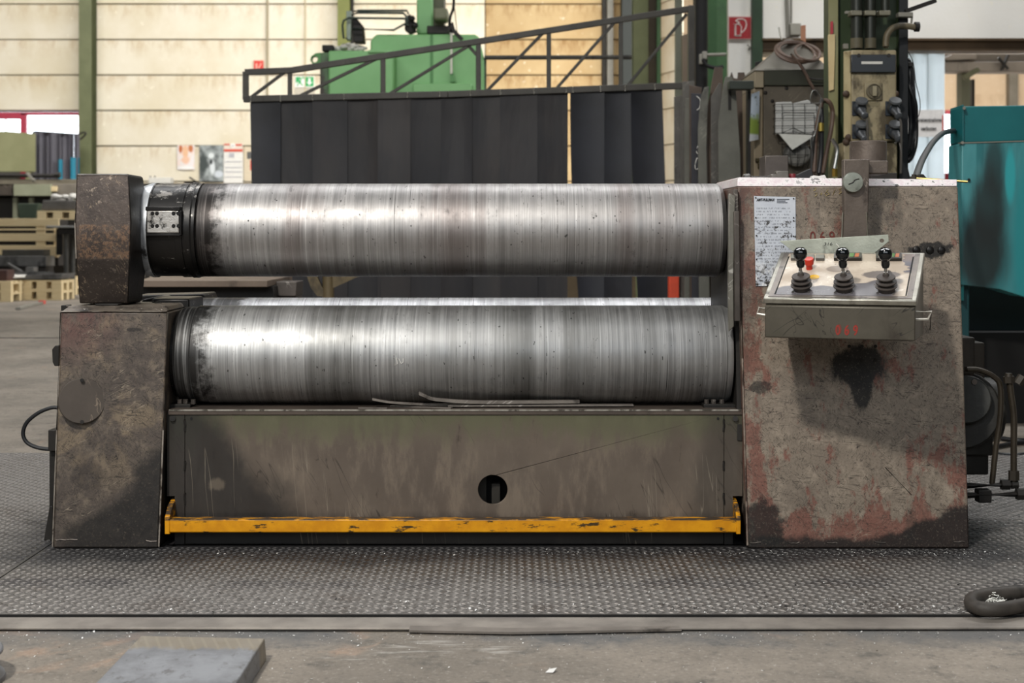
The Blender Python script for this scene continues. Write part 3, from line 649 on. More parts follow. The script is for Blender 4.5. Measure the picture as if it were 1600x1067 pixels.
# data plate riveted to the housing
DP = M('printed_data_sheet', .35, 0, .5); _v = DP.pos(); _n = DP.noise(_v, 30, 4, .6); _n2 = DP.noise(_v, 55, 5, .75); _x, _y, _z = DP.sep(_v)
_c = DP.mix(_n, '#a9aeb8', '#c3c7ce')
_row = DP.rng(DP.math('ABSOLUTE', DP.math('SUBTRACT', DP.math('FRACT', DP.math('MULTIPLY', _z, 110)), .5)), .18, .30, 1, 0)
_wd = DP.rng(DP.noise(DP.map(_v, (260, 1, 110)), 1, 1), .47, .53)
_inx = DP.math('MULTIPLY', DP.rng(_x, .705, .707), DP.rng(_x, .806, .804)); _inz = DP.rng(_z, .975, .973)
_c = DP.mix(DP.math('MULTIPLY', DP.math('MULTIPLY', DP.math('MULTIPLY', _row, _wd), DP.math('MULTIPLY', _inx, _inz)), .50), _c, '#3c4047')
_c = DP.mix(DP.math('MULTIPLY', DP.rng(_z, .935, .93), DP.rng(_n2, .54, .60)), _c, '#37332f')
_c = DP.mix(DP.math('MULTIPLY', DP.rng(_z, .85, .76), DP.rng(DP.noise(_v, 40, 3), .50, .56)), _c, '#d5d6d8')
_c = DP.mix(DP.math('MULTIPLY', DP.rng(_z, .84, .75), DP.rng(_n2, .50, .55)), _c, '#3d3a38'); DP.bump(_n, .3, .004); DP = DP.done(_c)
c4 = [leanP(1178, 306, -.003), leanP(1243, 308, -.003), leanP(1244, 446, -.003), leanP(1181, 447, -.003)]
dp = part(mc, 'data_sheet', MB().loft(c4, [v_+Vector((0, .002, 0)) for v_ in c4]), DP, 0, 'scratched printed data sheet')
INK = plain('black_ink', '#17181b', .6); RINK = plain('red_stencil_paint', '#8a2a20', .7); RINK2 = plain('faded_red_stencil', '#6a2f27', .7)
lean_rot = (PI/2-math.atan(.08/1.05), 0, 0)
text(dp, 'lettering', 'AMT-PULLMAX', leanP(1196, 312.3, -.0045), .0105, INK, .35, bold=.0004, rot=lean_rot, sx=.72)
for k, (s_, yy) in enumerate((('Maskin AB', 311.5), ('Kontor', 314), ('Telefon', 316.5))):
    part(dp, 'print_line', MB().box(leanP(1214, yy, -.0044).x, leanP(1214+(19, 13, 16)[k], yy, 0).x, leanP(1214, yy, -.0042).y, leanP(1214, yy, -.003).y, leanP(0, yy+.6, 0).z, leanP(0, yy-.6, 0).z), plain('grey_print', '#5b6068', .7))
for px, py in ((1181, 309), (1240, 310), (1181, 340), (1240, 340), (1240, 345), (1240, 369), (1182, 368), (1182, 405), (1184, 444)):
    part(dp, 'rivet', MB().cyl(leanP(px, py, -.003), leanP(px, py, -.0055), .0022, seg=8), DARK)
text(mc, 'stencil_number', '069', leanP(1285, 371, -.001), .046, RINK2, rot=lean_rot, space=1.5, sx=.8, label='faded red stencilled number')
def onh(px, py): return leanP(px, py, -.0006)
chalk(mc, [[(1272, 294), (1275, 293), (1274, 297), (1271, 298)], [(1273, 302), (1277, 301), (1276, 305), (1273, 307)], [(1283, 301), (1282, 304), (1284, 304), (1284, 301)],
           [(1294, 296), (1289, 303), (1291, 306), (1296, 303), (1292, 300)], [(1305, 296), (1301, 305)], [(1310, 296), (1314, 294), (1312, 298), (1315, 300), (1311, 303)]], onh, .0008, YPEN)
# dark hatch lines scratched as long gouges on the front
part(mc, 'gouge', MB().tube([leanP(1383, 730, -.0003), leanP(1424, 773, -.0003)], .0012, 5), DARK)
part(mc, 'gouge', MB().tube([leanP(1455, 490, -.0003), leanP(1453, 515, -.0003)], .0012, 5), DARK)

# ---- hydraulic drive at the right end
HG = worn('grimy_motor_grey', '#1d1c19', '#282622', 9, .5, .3, '#191715', .55)  # motor, valve and pipe colours darkened to carry the shade here
BR_ = worn('brown_cast_iron', '#2a251e', '#352f27', 8, .55, .3, '#221e19', .55)
part(mc, 'valve_block', MB().pbox(1490, 527, 1524, 598, .30, .12).pbox(1490, 535, 1539, 600, .33, .12), BR_, .006)
hm = part(mc, 'hydraulic_motor', MB().cyl(P(1500, 640, .42), P(1556, 640, .42), .105, .10, 24).cyl(P(1500, 640, .30), P(1500, 640, .55), .12, seg=24).pbox(1500, 655, 1552, 712, .32, .2).pbox(1500, 705, 1545, 742, .34, .18), HG, .005)
fl = part(mc, 'motor_flange', MB().cyl(P(1510, 624, .26), P(1510, 624, .30), .073, seg=32), worn('motor_flange_steel', '#2b2b29', '#383835', 9, .45, .5, '#22211f'), .004)
for k in range(8):
    a = PI/8+k*PI/4; c_ = P(1510, 624, .26)+Vector((math.cos(a)*.058, 0, math.sin(a)*.058))
    part(fl, 'bolt', MB().cyl(c_, c_+Vector((0, -.008, 0)), .0085, seg=10), MIDST)
part(hm, 'plug', MB().cyl(P(1519, 680, .32), P(1519, 680, .30), .014, seg=12).cyl(P(1519, 680, .305), P(1519, 680, .295), .008, seg=8), DARK)
PIPE = worn('brown_hydraulic_pipe', '#332d25', '#423b31', 12, .45, .5, '#2d2822', .55)
part(mc, 'hydraulic_pipe', MB().tube(spline([P(x, y, .24) for x, y in ((1508, 577), (1530, 578), (1552, 588), (1563, 604), (1563, 650), (1556, 700), (1550, 756))], 6), .0085, 10), PIPE)
p2 = part(mc, 'hydraulic_pipe', MB().tube(spline([P(x, y, .22) for x, y in ((1577, 588), (1579, 610), (1584, 650), (1584, 700), (1584, 752))], 6), .0095, 10), PIPE)
part(p2, 'pipe_nut', MB().cyl(P(1577, 598, .22), P(1576, 588, .22), .017, seg=6).cyl(P(1576, 590, .22), P(1576, 583, .22), .013, .010, 12), BR_)
part(p2, 'pipe_nut', MB().cyl(P(1584, 735, .22), P(1584, 750, .22), .016, seg=6), BR_)
part(p2, 'pipe_nut', MB().cyl(P(1590, 600, .30), P(1598, 588, .30), .015, seg=6), BR_)
p3 = part(mc, 'hydraulic_pipe', MB().tube([P(1505, 759, .22), P(1585, 757, .22)], .0105, 10), DARK)
part(p3, 'pipe_nut', MB().cyl(P(1564, 757, .22), P(1577, 757, .22), .016, seg=6).cyl(P(1580, 757, .22), P(1590, 757, .22), .013, seg=8), DARK)
p4 = part(mc, 'hydraulic_pipe', MB().tube([P(1505, 774, .20), P(1600, 772, .20)], .0105, 10), DARK)
part(p4, 'pipe_nut', MB().cyl(P(1588, 772, .20), P(1612, 772, .20), .018, seg=6), DARK)
part(mc, 'pipe_bracket', MB().pbox(1529, 766, 1550, 786, .19, .04), DARK, .003)

# ---- cable, post and small fittings at the left end
part(mc, 'side_post', MB().prism_z([(X(77, .12), .12), (X(86, .12), .12), (X(86, .12), .18), (X(77, .12), .18)], .0, Z(675, .12)).pbox(75, 672, 87, 705, .10, .07).prism([(X(70, .12), 0), (X(84, .12), 0), (X(84, .12), Z(790, .12)), (X(79, .12), Z(790, .12))], .11, .14), DARK, .002)
part(mc, 'post_foot', MB().pbox(64, 853, 86, 859.5, .06, .1), MIDST, .001)
part(mc, 'side_cable', MB().tube(spline([P(x, y, .15) for x, y in ((92, 637), (80, 637), (60, 645), (42, 660), (36, 677), (42, 691), (58, 699), (78, 702))], 6), .0058, 10), plain('black_rubber', '#17181b', .5))
part(mc, 'side_knob', MB().pprism([(81, 546), (86, 540), (92, 540), (92, 572), (85, 572), (82, 566)], .10, .05), DARK, .002)
part(mc, 'cover_catch', MB().pbox(95, 477, 104, 490, .18, .05), DARK, .002)
# ================================================================ CONTROL CONSOLE hung in front of the gear housing
CX, CY0, CZ0 = .855, -.317, .618
cn = thing('control_console', 'tilted steel control console with three levers hung on the gear housing', 'control console', (CX, CY0, CZ0))
ca = math.atan2(.117, .265); cnrm = Vector((0, -math.sin(ca), math.cos(ca)))
def Lp(x, t, h=0): return Vector((x, -.317+.265*t, .7235+.117*t))+cnrm*h
x0, x1 = CX-.1935, CX+.1935
def lx(px, t): a, b = 1197+25*t, 1432+13*t; return x0+(px-a)/(b-a)*(x1-x0)
CBOX = worn('console_grey_brown_paint', '#48443b', '#555046', 7, .42, .35, '#3b352e', .55, '#2b2824', .1)
STAIN = worn('console_steel_rim', '#8d8a80', '#a5a298', 25, .35, .7, '#524e47', .56)
body = [(-.317, .618), (-.317, .703), (-.056, .818), (-.052, .818), (-.052, .618)]
part(cn, 'console_box', MB().prism_x(body, x0, x1), CBOX, .003)
lid = part(cn, 'lid', MB().loft([Lp(x0-.004, -.015, -.016), Lp(x1+.004, -.015, -.016), Lp(x1+.004, 1.02, -.016), Lp(x0-.004, 1.02, -.016)],
           [Lp(x0-.004, -.015, 0), Lp(x1+.004, -.015, 0), Lp(x1+.004, 1.02, 0), Lp(x0-.004, 1.02, 0)]), STAIN, .003, 'bare metal rimmed lid')
fz_ = worn('lid_border', '#6b6460', '#787068', 30, .35, .4, '#4c4642', .56)
part(lid, 'lid_border', MB().loft([Lp(x0+.008, .02, 0), Lp(x1-.008, .02, 0), Lp(x1-.008, .985, 0), Lp(x0+.008, .985, 0)], [Lp(x0+.008, .02, .0015), Lp(x1-.008, .02, .0015), Lp(x1-.008, .985, .0015), Lp(x0+.008, .985, .0015)]), fz_)
FP = M('worn_reflection_film', .16, 0, .6); _v = FP.map(FP.obj(False), (1, 1, 1), (0, 0, 0), (CX, CY0, CZ0)); _n = FP.noise(_v, 12, 5, .65); _nf = FP.noise(_v, 60, 4, .7); _x, _y, _z = FP.sep(_v)
_c = FP.mix(FP.rng(_n, .35, .65), '#b7a999', '#c9bcab')
_g = FP.math('ADD', FP.math('ADD', _y, .25), FP.math('MULTIPLY', FP.math('SUBTRACT', FP.noise(_v, 7, 2, .5), .5), .16))
_c = FP.mix(FP.math('MULTIPLY', FP.rng(_g, .005, -.003), FP.rng(_x, 1.02, .98)), _c, '#5f5c60')  # pale and grey wavy fields paint a sky reflection into the film
_g2 = FP.math('ADD', FP.math('SUBTRACT', _x, .995), FP.math('MULTIPLY', FP.math('SUBTRACT', _n, .5), .1))
_c = FP.mix(FP.math('MULTIPLY', FP.rng(_g2, .0, .008), FP.rng(_y, -.18, -.165)), _c, '#6c6a71')
_c = FP.mix(FP.blob(_v, Lp(.83, .62), (.03, .02, 9), _nf, .4, .1), _c, '#8f8378'); _c = FP.mix(FP.blob(_v, Lp(.95, .50), (.05, .022, 9), _nf, .4, .1), _c, '#77706c')
_c = FP.mix(FP.math('MULTIPLY', FP.rng(_y, -.12, -.09), .5), _c, '#86705f')
_c = FP.mix(FP.rng(_nf, .68, .73), _c, '#4c443d'); FP = FP.done(_c, FP.rng(_n, .3, .7, .12, .3))
part(lid, 'face_film', MB().loft([Lp(x0+.022, .06, .0015), Lp(x1-.022, .06, .0015), Lp(x1-.022, .965, .0015), Lp(x0+.022, .965, .0015)], [Lp(x0+.022, .06, .0022), Lp(x1-.022, .06, .0022), Lp(x1-.022, .965, .0022), Lp(x0+.022, .965, .0022)]), FP)
for xx in (x0+.0245, x1-.0245):
    part(lid, 'film_edge_line', MB().loft([Lp(xx-.0018, .07, .0022), Lp(xx+.0018, .07, .0022), Lp(xx+.0018, .90, .0022), Lp(xx-.0018, .90, .0022)], [Lp(xx-.0018, .07, .0026), Lp(xx+.0018, .07, .0026), Lp(xx+.0018, .90, .0026), Lp(xx-.0018, .90, .0026)]), BLACK)
RUB = worn('brown_grey_rubber', '#3b3532', '#463f3b', 20, .6); KNOB = M('glossy_dark_knob', .08, 0, .7).done('#0b0f11')
CHR = plain('chrome_rod', '#a8a6a2', .25, .9)
for px, dx in ((1256, .000), (1323, .001), (1388.5, .002)):
    jx = lx(px, .17); o_ = Lp(jx, .17, .002)
    j = part(cn, 'lever', MB().lathe([(.006, 0), (.006, .054), (.0045, .055), (.0045, .075)], o_, cnrm, 12), CHR, 0, 'chrome lever stem')
    part(j, 'bellows', MB().lathe([(.022, 0), (.022, .010), (.0285, .0125), (.0285, .0150), (.017, .018), (.0165, .021), (.0268, .0245), (.0265, .0270), (.0155, .031), (.015, .034), (.0245, .038), (.0235, .0405), (.009, .043), (.007, .050)], o_, cnrm, 28), RUB)
    tilt = (cnrm+Vector((.02 if px == 1256 else 0, 0, .12))).normalized()
    kn = MB().lathe([(.009, .066), (.0115, .074), (.0105, .086), (.0130, .090), (.0175, .096), (.0182, .104), (.0168, .112), (.012, .1175), (.004, .1195)], o_, tilt, 24)
    part(j, 'knob', kn, KNOB, 0, 'glossy dark lever knob')
    for sx in (-1, 1):
        part(j, 'bellows_clip', MB().cyl(Lp(jx+sx*.021, .10, .002), Lp(jx+sx*.021, .10, .006), .003, seg=8), CHR)
GRL = M('green_display_led', .3); GRL = GRL.done('#4f7a3c'); ORL = plain('orange_display_led', '#b0623a', .4)
DISP = plain('dark_display_case', '#26231f', .3)
for k, (a, b) in enumerate(((1306, 1350), (1372, 1412))):
    t0, t1 = .80, .93
    d = part(cn, 'display', MB().loft([Lp(lx(a, t0), t0, .002), Lp(lx(b, t0), t0, .002), Lp(lx(b, t1), t1, .002), Lp(lx(a, t1), t1, .002)], [Lp(lx(a, t0), t0, .012), Lp(lx(b, t0), t0, .012), Lp(lx(b, t1), t1, .012), Lp(lx(a, t1), t1, .012)]), DISP, .001)
    for u0, u1, mt in ((.35, .72, GRL), (.76, .9, ORL)):
        xa, xb = lx(a+(b-a)*u0, .86), lx(a+(b-a)*u1, .86)
        part(d, 'display_window', MB().loft([Lp(xa, .825, .012), Lp(xb, .825, .012), Lp(xb, .905, .012), Lp(xa, .905, .012)], [Lp(xa, .825, .0125), Lp(xb, .825, .0125), Lp(xb, .905, .0125), Lp(xa, .905, .0125)]), mt)
SWG = plain('grey_rocker_switch', '#57544f', .4)
for a, b in ((1237, 1259), (1261, 1275), (1277, 1291)):
    t0, t1 = .80, .92
    part(cn, 'rocker_switch', MB().loft([Lp(lx(a, t0), t0, .002), Lp(lx(b, t0), t0, .002), Lp(lx(b, t1), t1, .002), Lp(lx(a, t1), t1, .002)], [Lp(lx(a, t0), t0, .011), Lp(lx(b, t0), t0, .011), Lp(lx(b, t1), t1, .007), Lp(lx(a, t1), t1, .007)]), SWG, .001)
es = Lp(lx(1267, .62), .62, .002)
part(cn, 'stop_button', MB().lathe([(.009, 0), (.009, .012), (.0095, .013), (.0125, .015), (.0135, .020), (.0135, .030), (.0125, .0315), (.001, .032)], es, cnrm, 20), M('red_stop_button', .35).done('#c2311f'), 0, 'red mushroom stop button')
yl = Lp(lx(1275, .44), .44, .0022)
part(cn, 'stop_label', MB().lathe([(.014, 0), (.014, .0006)], yl, cnrm, 20), plain('yellow_stop_label', '#d9a915', .4), 0, 'yellow round stop label')
for px in (1330, 1394):
    part(cn, 'lead_seal', MB().tube(spline([Lp(lx(px-6, .45), .45, .006), Lp(lx(px-2, .5), .5, .014), Lp(lx(px+3, .42), .42, .012), Lp(lx(px+6, .36), .36, .006)], 4), .003, 6), RUB)
WHM = plain('pale_bare_handle', '#b9b5aa', .4, .3)
for sx, xa in ((-1, x0), (1, x1)):
    part(cn, 'side_handle', MB().tube([(xa+.002, -.30, .694), (xa-.018, -.30, .696), (xa-.024, -.30, .680), (xa+.002, -.30, .676)] if sx < 0 else
         [(xa-.002, -.29, .692), (xa+.036, -.27, .692), (xa+.028, -.27, .672), (xa-.002, -.29, .672)], .0035, 8), WHM, 0, 'pale bent rod handle')
text(cn, 'stencil_number', '069', (lx(1327, 0), -.3174, .6405), .036, RINK, space=1.75, sx=.72, bold=.0006, label='red stencilled number')
text(cn, 'stencil_number', '069', (lx(1328.5, 0), -.3172, .643), .036, RINK2, space=1.7, sx=.70, label='red stencilled number')
cn.rotation_euler = (0, 0, math.radians(-20.5))
# support arm from the housing top down behind the console
ar = thing('support_arm', 'brown flat steel hanger arm with round knob hooked over the housing top', 'hanger arm', (P(1336, 300, -.05).x, -.03, .84))
yA = -.035
ARM = worn('brown_hanger_steel', '#5b524b', '#6a6058', 14, .5, .5, '#403833', .56, '#8f857c', .25)
part(ar, 'arm_bar', MB().prism([(X(1318, yA), Z(249, yA)), (X(1359, yA), Z(249, yA)), (X(1357, yA), Z(330, yA)), (X(1352, yA), .79), (X(1314, yA), .79), (X(1319, yA), Z(330, yA))], yA, yA+.028), ARM, .003)
part(ar, 'arm_hook', MB().box(X(1345, yA+.03), X(1388, yA+.03), yA+.028, .10, Z(271, yA), Z(250, yA)), ARM, .004)
for a in (1317, 1355):
    part(ar, 'edge_weld', MB().tube([P(a-1+(1 if a < 1330 else 0), 332, yA-.001), P(a-(3 if a < 1330 else -1)*.6, 376, yA-.001)], .0022, 6), plain('pale_weld', '#aaa79a', .45, .4))
kb = P(1331, 285, yA)
part(ar, 'round_knob', MB().lathe([(.012, .012), (.026, .010), (.0285, .006), (.0285, -.002), (.027, -.006), (.015, -.0072), (.001, -.0075)], kb+Vector((0, -.012, 0)), (0, 1, 0), 28), worn('zinc_knob', '#84887f', '#989c92', 40, .45, .5, '#5d605a', .56), 0, 'pale zinc round knob')
part(ar, 'knob_slot', MB().tube(spline([kb+Vector((-.014, -.0195, -.006)), kb+Vector((-.002, -.0197, -.001)), kb+Vector((.004, -.0195, .006)), kb+Vector((.016, -.019, .009))], 4), .0018, 6), DARK)
# wedge shaped offcut resting on the console
OFF = worn('pale_zinc_sheet', '#a0a498', '#b4b8ab', 18, .4, .55, '#6b6e66', .58)
yo = -.050
pol = [(1219, 376.5), (1385, 366.5), (1386, 377), (1362, 397), (1245, 397)]
pp = [(X(x, yo), Z(y, yo)) for x, y in pol]
hc = (X(1375.5, yo), Z(376, yo))
of = thing('sheet_offcut', 'pale wedge shaped sheet offcut with a hole leaning behind the levers', 'offcut', (X(1300, yo), yo, Z(397, yo)))
part(of, 'sheet', MB().holed(pp, [circ(hc[0], hc[1], .0058, 16)], lambda x, z: (x, yo, z), lambda x, z: (x, yo+.004, z)), OFF, .0006)
text(of, 'lettering', '316', P(1294, 381.5, yo-.0005), .0125, INK, .1, sx=1.3)
part(of, 'scrape_mark', MB().tube(spline([P(x, y, yo-.0002) for x, y in ((1305, 380), (1310, 385), (1313, 394))], 4), .0011, 5), NPEN)
of.rotation_euler = (0, 0, math.radians(-17))
o2 = single('sheet_strip', 'thin bright strip end lying behind the right lever', 'offcut', MB().pprism([(1362, 393), (1378, 390), (1402, 397), (1402, 399)], -.045, .003), OFF)

# ---- things left lying on top of the gear housing
tzr = Z(280, .11)
single('steel_block', 'small grey steel block on the gear housing behind the loose tools', 'block', MB().box(X(1195, .30), X(1232, .30), .30, .40, tzr, Z(243, .30)), MIDST, .003)
single('steel_cylinder', 'short brown steel cylinder standing behind the hanger arm', 'cylinder', MB().lathe([(.054, 0), (.0555, .002), (.0555, Z(221, .3)-tzr-.002), (.054, Z(221, .3)-tzr)], (X(1356.5, .3), .3, tzr), (0, 0, 1), 28), ARM)
single('flat_bar_end', 'dark flat bar end lying to the right of the hanger arm', 'flat bar', MB().box(X(1361, .22), X(1402, .22), .22, .30, tzr, Z(270, .22)), DARK, .002)
sp_ = thing('open_spanner', 'steel spanner lying beside the steel block on the housing', 'spanner', (X(1190, .2), .2, tzr))
part(sp_, 'handle', MB().tube([P(1168, 279, .2)+Vector((0, 0, .004)), P(1208, 276, .22)], .005, 8), CHR)
part(sp_, 'jaw', MB().lathe([(.004, 0), (.012, .004), (.013, .02), (.008, .026)], P(1160, 278, .2), (1, .1, .05), 10), CHR)
single('hinge_clamp', 'grey steel clamp head lying in front of the steel block', 'clamp', MB().pbox(1213, 267, 1232, 279, .17, .04).pbox(1205, 272, 1214, 279, .17, .03), worn('clamp_steel', '#6b6761', '#7b7771', 20, .4, .6), .002)
single('red_tin', 'small dark red tin on the housing right of the clamp head', 'tin', MB().lathe([(.009, 0), (.010, .002), (.010, .018), (.009, .02)], (X(1238, .2), .2, tzr), (0, 0, 1), 14), plain('dark_red_tin', '#6b2027', .45))
single('black_wedge', 'black rubber wedge beside the white rag on the housing', 'wedge', MB().pprism([(1244, 279), (1246, 273), (1268, 263), (1272, 279)], .2, .05), plain('black_rubber_wedge', '#1c1c1e', .6), .002)
single('white_rag', 'small crumpled white rag at the housing rear edge', 'rag', MB().pprism([(1268, 279), (1271, 274), (1280, 275), (1289, 273), (1292, 279)], .16, .05), plain('white_cloth', '#cfcdca', .85), .002)
single('bolt_stub', 'short rusty bolt stub near the right end of the housing top', 'bolt', MB().cyl((X(1428, .2), .2, tzr), (X(1428, .2), .2, tzr+.012), .012, seg=6).cyl((X(1428, .2), .2, tzr+.012), (X(1428, .2), .2, tzr+.018), .007, seg=8), BR_)
single('black_bracket', 'black pressed bracket beside the thick cable on the housing top', 'bracket', MB().pprism([(1434, 279), (1437, 272), (1443, 272), (1449, 279)], .25, .06), DARK, .002)
single('brass_rod', 'thin brass rod sticking out past the housing top corner', 'rod', MB().cyl(P(1440, 284, .13)+Vector((0, .05, .012)), P(1512, 284, .12), .0036, seg=10), plain('dull_brass', '#8a7340', .35, .8))

# ---- loose strips on the bed under the front roll
zb = az1+.012
STRIP = worn('mill_strip_steel', '#6d6761', '#837c75', 14, .42, .4, '#3f3a36', .58, '#b5afa8')
def strip(label, pts, w_, t_):
    m_ = MB(); q = [Vector(p) for p in spline(pts, 5)]
    for i in range(len(q)-1):
        d_ = (q[i+1]-q[i]).normalized(); s_ = Vector((-d_.y, d_.x, 0)).normalized()*w_/2; e_ = (q[i+1]-q[min(i+2, len(q)-1)]) if i+2 < len(q) else -d_; 
        d2 = -e_.normalized() if e_.length > 0 else d_; s2 = Vector((-d2.y, d2.x, 0)); s2 = s2.normalized()*w_/2 if s2.length > 0 else s_
        if i == 0: A_ = [q[0]+s_, q[0]-s_, q[0]-s_+Vector((0, 0, t_)), q[0]+s_+Vector((0, 0, t_))]; m_.v += A_; m_.f.append([0, 1, 2, 3])
        b_ = len(m_.v); m_.v += [q[i+1]+s2, q[i+1]-s2, q[i+1]-s2+Vector((0, 0, t_)), q[i+1]+s2+Vector((0, 0, t_))]
        a_ = b_-4; m_.f += [[a_+k, a_+(k+1) % 4, b_+(k+1) % 4, b_+k] for k in range(4)]
    m_.f.append([b_+3, b_+2, b_+1, b_])
    return single('metal_strip', label, 'metal strip', m_, STRIP, group='loose strips on the machine bed')
def zp(px, z, Y): return Vector((X(px, Y), Y, z))
strip('thin strip with raised left tip on the bed under the front roll', [zp(582, zb+.022, .10), zp(610, zb+.013, .10), zp(650, zb+.007, .11), zp(700, zb+.003, .12), zp(760, zb, .13)], .012, .006)
strip('curled strip with thick upturned end resting on the bed middle', [zp(655, zb+.040, .082), zp(662, zb+.034, .082), zp(680, zb+.022, .085), zp(740, zb+.013, .095), zp(830, zb+.012, .105), zp(905, zb+.012, .115)], .018, .009)
strip('long straight strip lying on the bed right of the curled one', [zp(700, zb+.004, .10), zp(800, zb+.004, .105), zp(900, zb+.004, .11), zp(989, zb+.003, .12)], .022, .005)
strip('short flat strip near the bed front edge left of centre', [zp(560, zb, .085), zp(605, zb, .080)], .008, .003)
strip('flat strip end on the bed front edge below the curled strip', [zp(610, zb, .13), zp(660, zb, .11), zp(706, zb, .08)], .016, .003)
# ================================================================ FOREGROUND
PLM = M('sawn_grey_plate', .5, .45, .5); _v = PLM.obj(False); _n = PLM.noise(_v, 7, 6, .7); _n2 = PLM.noise(PLM.map(_v, (1, .5, 1)), 26, 6, .7); _x, _y, _z = PLM.sep(_v)
_c = PLM.mix(PLM.rng(_n, .35, .65), '#77787b', '#94969a'); _c = PLM.mix(PLM.math('MULTIPLY', PLM.rng(_n2, .54, .66), .7), _c, '#5c5a58')
_b = PLM.rng(PLM.math('ADD', _y, PLM.math('MULTIPLY', PLM.math('SUBTRACT', _n2, .5), .1)), .27, .30)
_c = PLM.mix(PLM.math('MULTIPLY', _b, .75), _c, '#8f8471'); _w = PLM.rng(PLM.math('SINE', PLM.math('MULTIPLY', PLM.math('ADD', _x, PLM.math('MULTIPLY', _y, .35)), 260)), .5, .9)
_c = PLM.mix(PLM.math('MULTIPLY', PLM.math('MULTIPLY', _b, _w), .18), _c, '#b0a894'); PLM.bump(_n2, .2, .002); PLM = PLM.done(_c)
zt = .032
ya, yb = GY(993, zt), -1.75
mb = MB().hexa([Vector((-.797, yb, FLOORZ)), Vector((-.531, yb, FLOORZ)), Vector((-.522, ya-.02, FLOORZ)), Vector((-.792, ya, FLOORZ))], [Vector((-.80, yb, zt)), Vector((-.5316, yb, zt)), Vector((-.526, ya-.02, zt)), Vector((-.795, ya, zt))])
single('thick_steel_plate', 'thick grey cut steel plate lying on the concrete in front', 'steel plate', mb, PLM, .0025)
fb = MB(); BARM = worn('grey_loose_bar', '#6f6963', '#857e77', 12, .5, .4, '#45403b', .58)
for q4 in (((639, 988), (800, 991), (800, 984.5), (641, 980.5)), ((800, 991), (1065, 986), (1060, 981), (800, 984.5))):
    lo_ = [P(x, y, GY(y, FLOORZ+.004))+Vector((0, 0, 0)) for x, y in q4]; fb.hexa(lo_, [p+Vector((0, 0, .005)) for p in lo_])
single('flat_bar', 'long thin flat bar lying on the concrete along the plate edging', 'flat bar', fb, BARM)
# flanged reel cut by the frame corner
rl = thing('flanged_reel', 'round grey steel reel standing at the near left corner', 'reel', (-1.165, -1.17, FLOORZ))
RLM = worn('reel_steel', '#6f7073', '#85868a', 8, .4, .6, '#55565a', .55)
R0 = (-1.165, -1.17, FLOORZ)
part(rl, 'top_flange', MB().lathe([(.03, .062), (.128, .062), (.131, .060), (.131, .056), (.128, .054), (.03, .054)], R0, (0, 0, 1), 48), RLM)
part(rl, 'hub', MB().lathe([(.085, .006), (.085, .056)], R0, (0, 0, 1), 32), RLM)
part(rl, 'bottom_flange', MB().lathe([(.03, .0), (.134, .0), (.136, .003), (.134, .009), (.03, .009)], R0, (0, 0, 1), 48), RLM)
# thick hose loop on the plates
HOSE = worn('dark_brown_hose', '#332f2b', '#3e3934', 30, .6, 0, '#25221f', .55)
hz_ = .0175
def hp(px, py): return P(px, py, GY(py, hz_))
pts = [hp(x, y) for x, y in ((2050, 900), (1850, 918), (1700, 932), (1620, 942), (1580, 949), (1550, 952), (1526, 949), (1517, 942), (1522, 934), (1545, 929), (1575, 926.5), (1610, 924), (1700, 918), (1850, 906), (2050, 884))]
single('hose_loop', 'thick dark brown hose lying in a loop on the tread plate', 'hose', MB().tube(spline(pts, 6), .0165, 14), HOSE)
mb = MB()
for k in range(90):
    a = RND.uniform(0, 2*PI); r = RND.uniform(0, .03); c_ = P(1549, 942, GY(942, 0))
    p_ = c_+Vector((math.cos(a)*r*1.1, math.sin(a)*r*.9, RND.uniform(.0, .022)*(1-r/.035)+.001)); q_ = Vector((RND.uniform(-1, 1), RND.uniform(-1, 1), RND.uniform(-.6, .8))).normalized()*.012
    mb.tube([p_-q_, p_+Vector((RND.uniform(-.003, .003), 0, .003)), p_+q_], .0011, 4)
single('wool_fluff', 'white tuft of wire wool lying inside the hose loop', 'wire wool', mb, plain('white_wool', '#d8d8d2', .7), kind='stuff')
# small chips of scale and swarf
def flakes(name, label, n, fn, mat, s0, s1):
    V = []; Fc = []
    for k in range(n):
        x, y, z = fn(); a = RND.uniform(0, PI); s = RND.uniform(s0, s1)*RND.choice((.6, .8, 1, 1, 1.5)); b = s*RND.uniform(.3, .8)
        ux, uy = math.cos(a)*s, math.sin(a)*s; vx, vy = -math.sin(a)*b, math.cos(a)*b; t = RND.uniform(-.4, .4)*s; o = len(V)
        h = .0004+abs(t)
        V += [(x-ux, y-uy, z+h-t), (x+vx, y+vy, z+h+.0006), (x+ux, y+uy, z+h+t), (x-vx, y-vy, z+h), (x, y, z+.0001)]
        Fc += [(o, o+1, o+2, o+3), (o, o+4, o+1), (o+1, o+4, o+2), (o+2, o+4, o+3), (o+3, o+4, o)]
    m_ = MB(); m_.v = [Vector(v) for v in V]; m_.f = [list(f) for f in Fc]
    single(name, label, 'swarf', m_, mat, kind='stuff')
CHIP = plain('bright_swarf', '#d2d1ce', .45, .1); DCH = plain('dark_scale', '#2b2a2a', .6)
def onplate():
    while 1:
        x = RND.choice((RND.gauss(.7, .75), RND.gauss(1.0, .3), RND.uniform(-1.2, 1.3))); y = RND.choice((RND.uniform(-.69, -.02), -.70+abs(RND.gauss(0, .10)), -.68+abs(RND.gauss(0, .06)), -.05-abs(RND.gauss(0, .03))))
        if -1.5 < x < 1.55 and -.78 < y < -.02: return x, y, .0015
flakes('bright_swarf_chips', 'bright metal chips scattered over the tread plate before the machine', 1900, onplate, CHIP, .0008, .0036)
flakes('dark_scale_chips', 'black scale flakes scattered over tread plate and edging', 500, onplate, DCH, .001, .004)
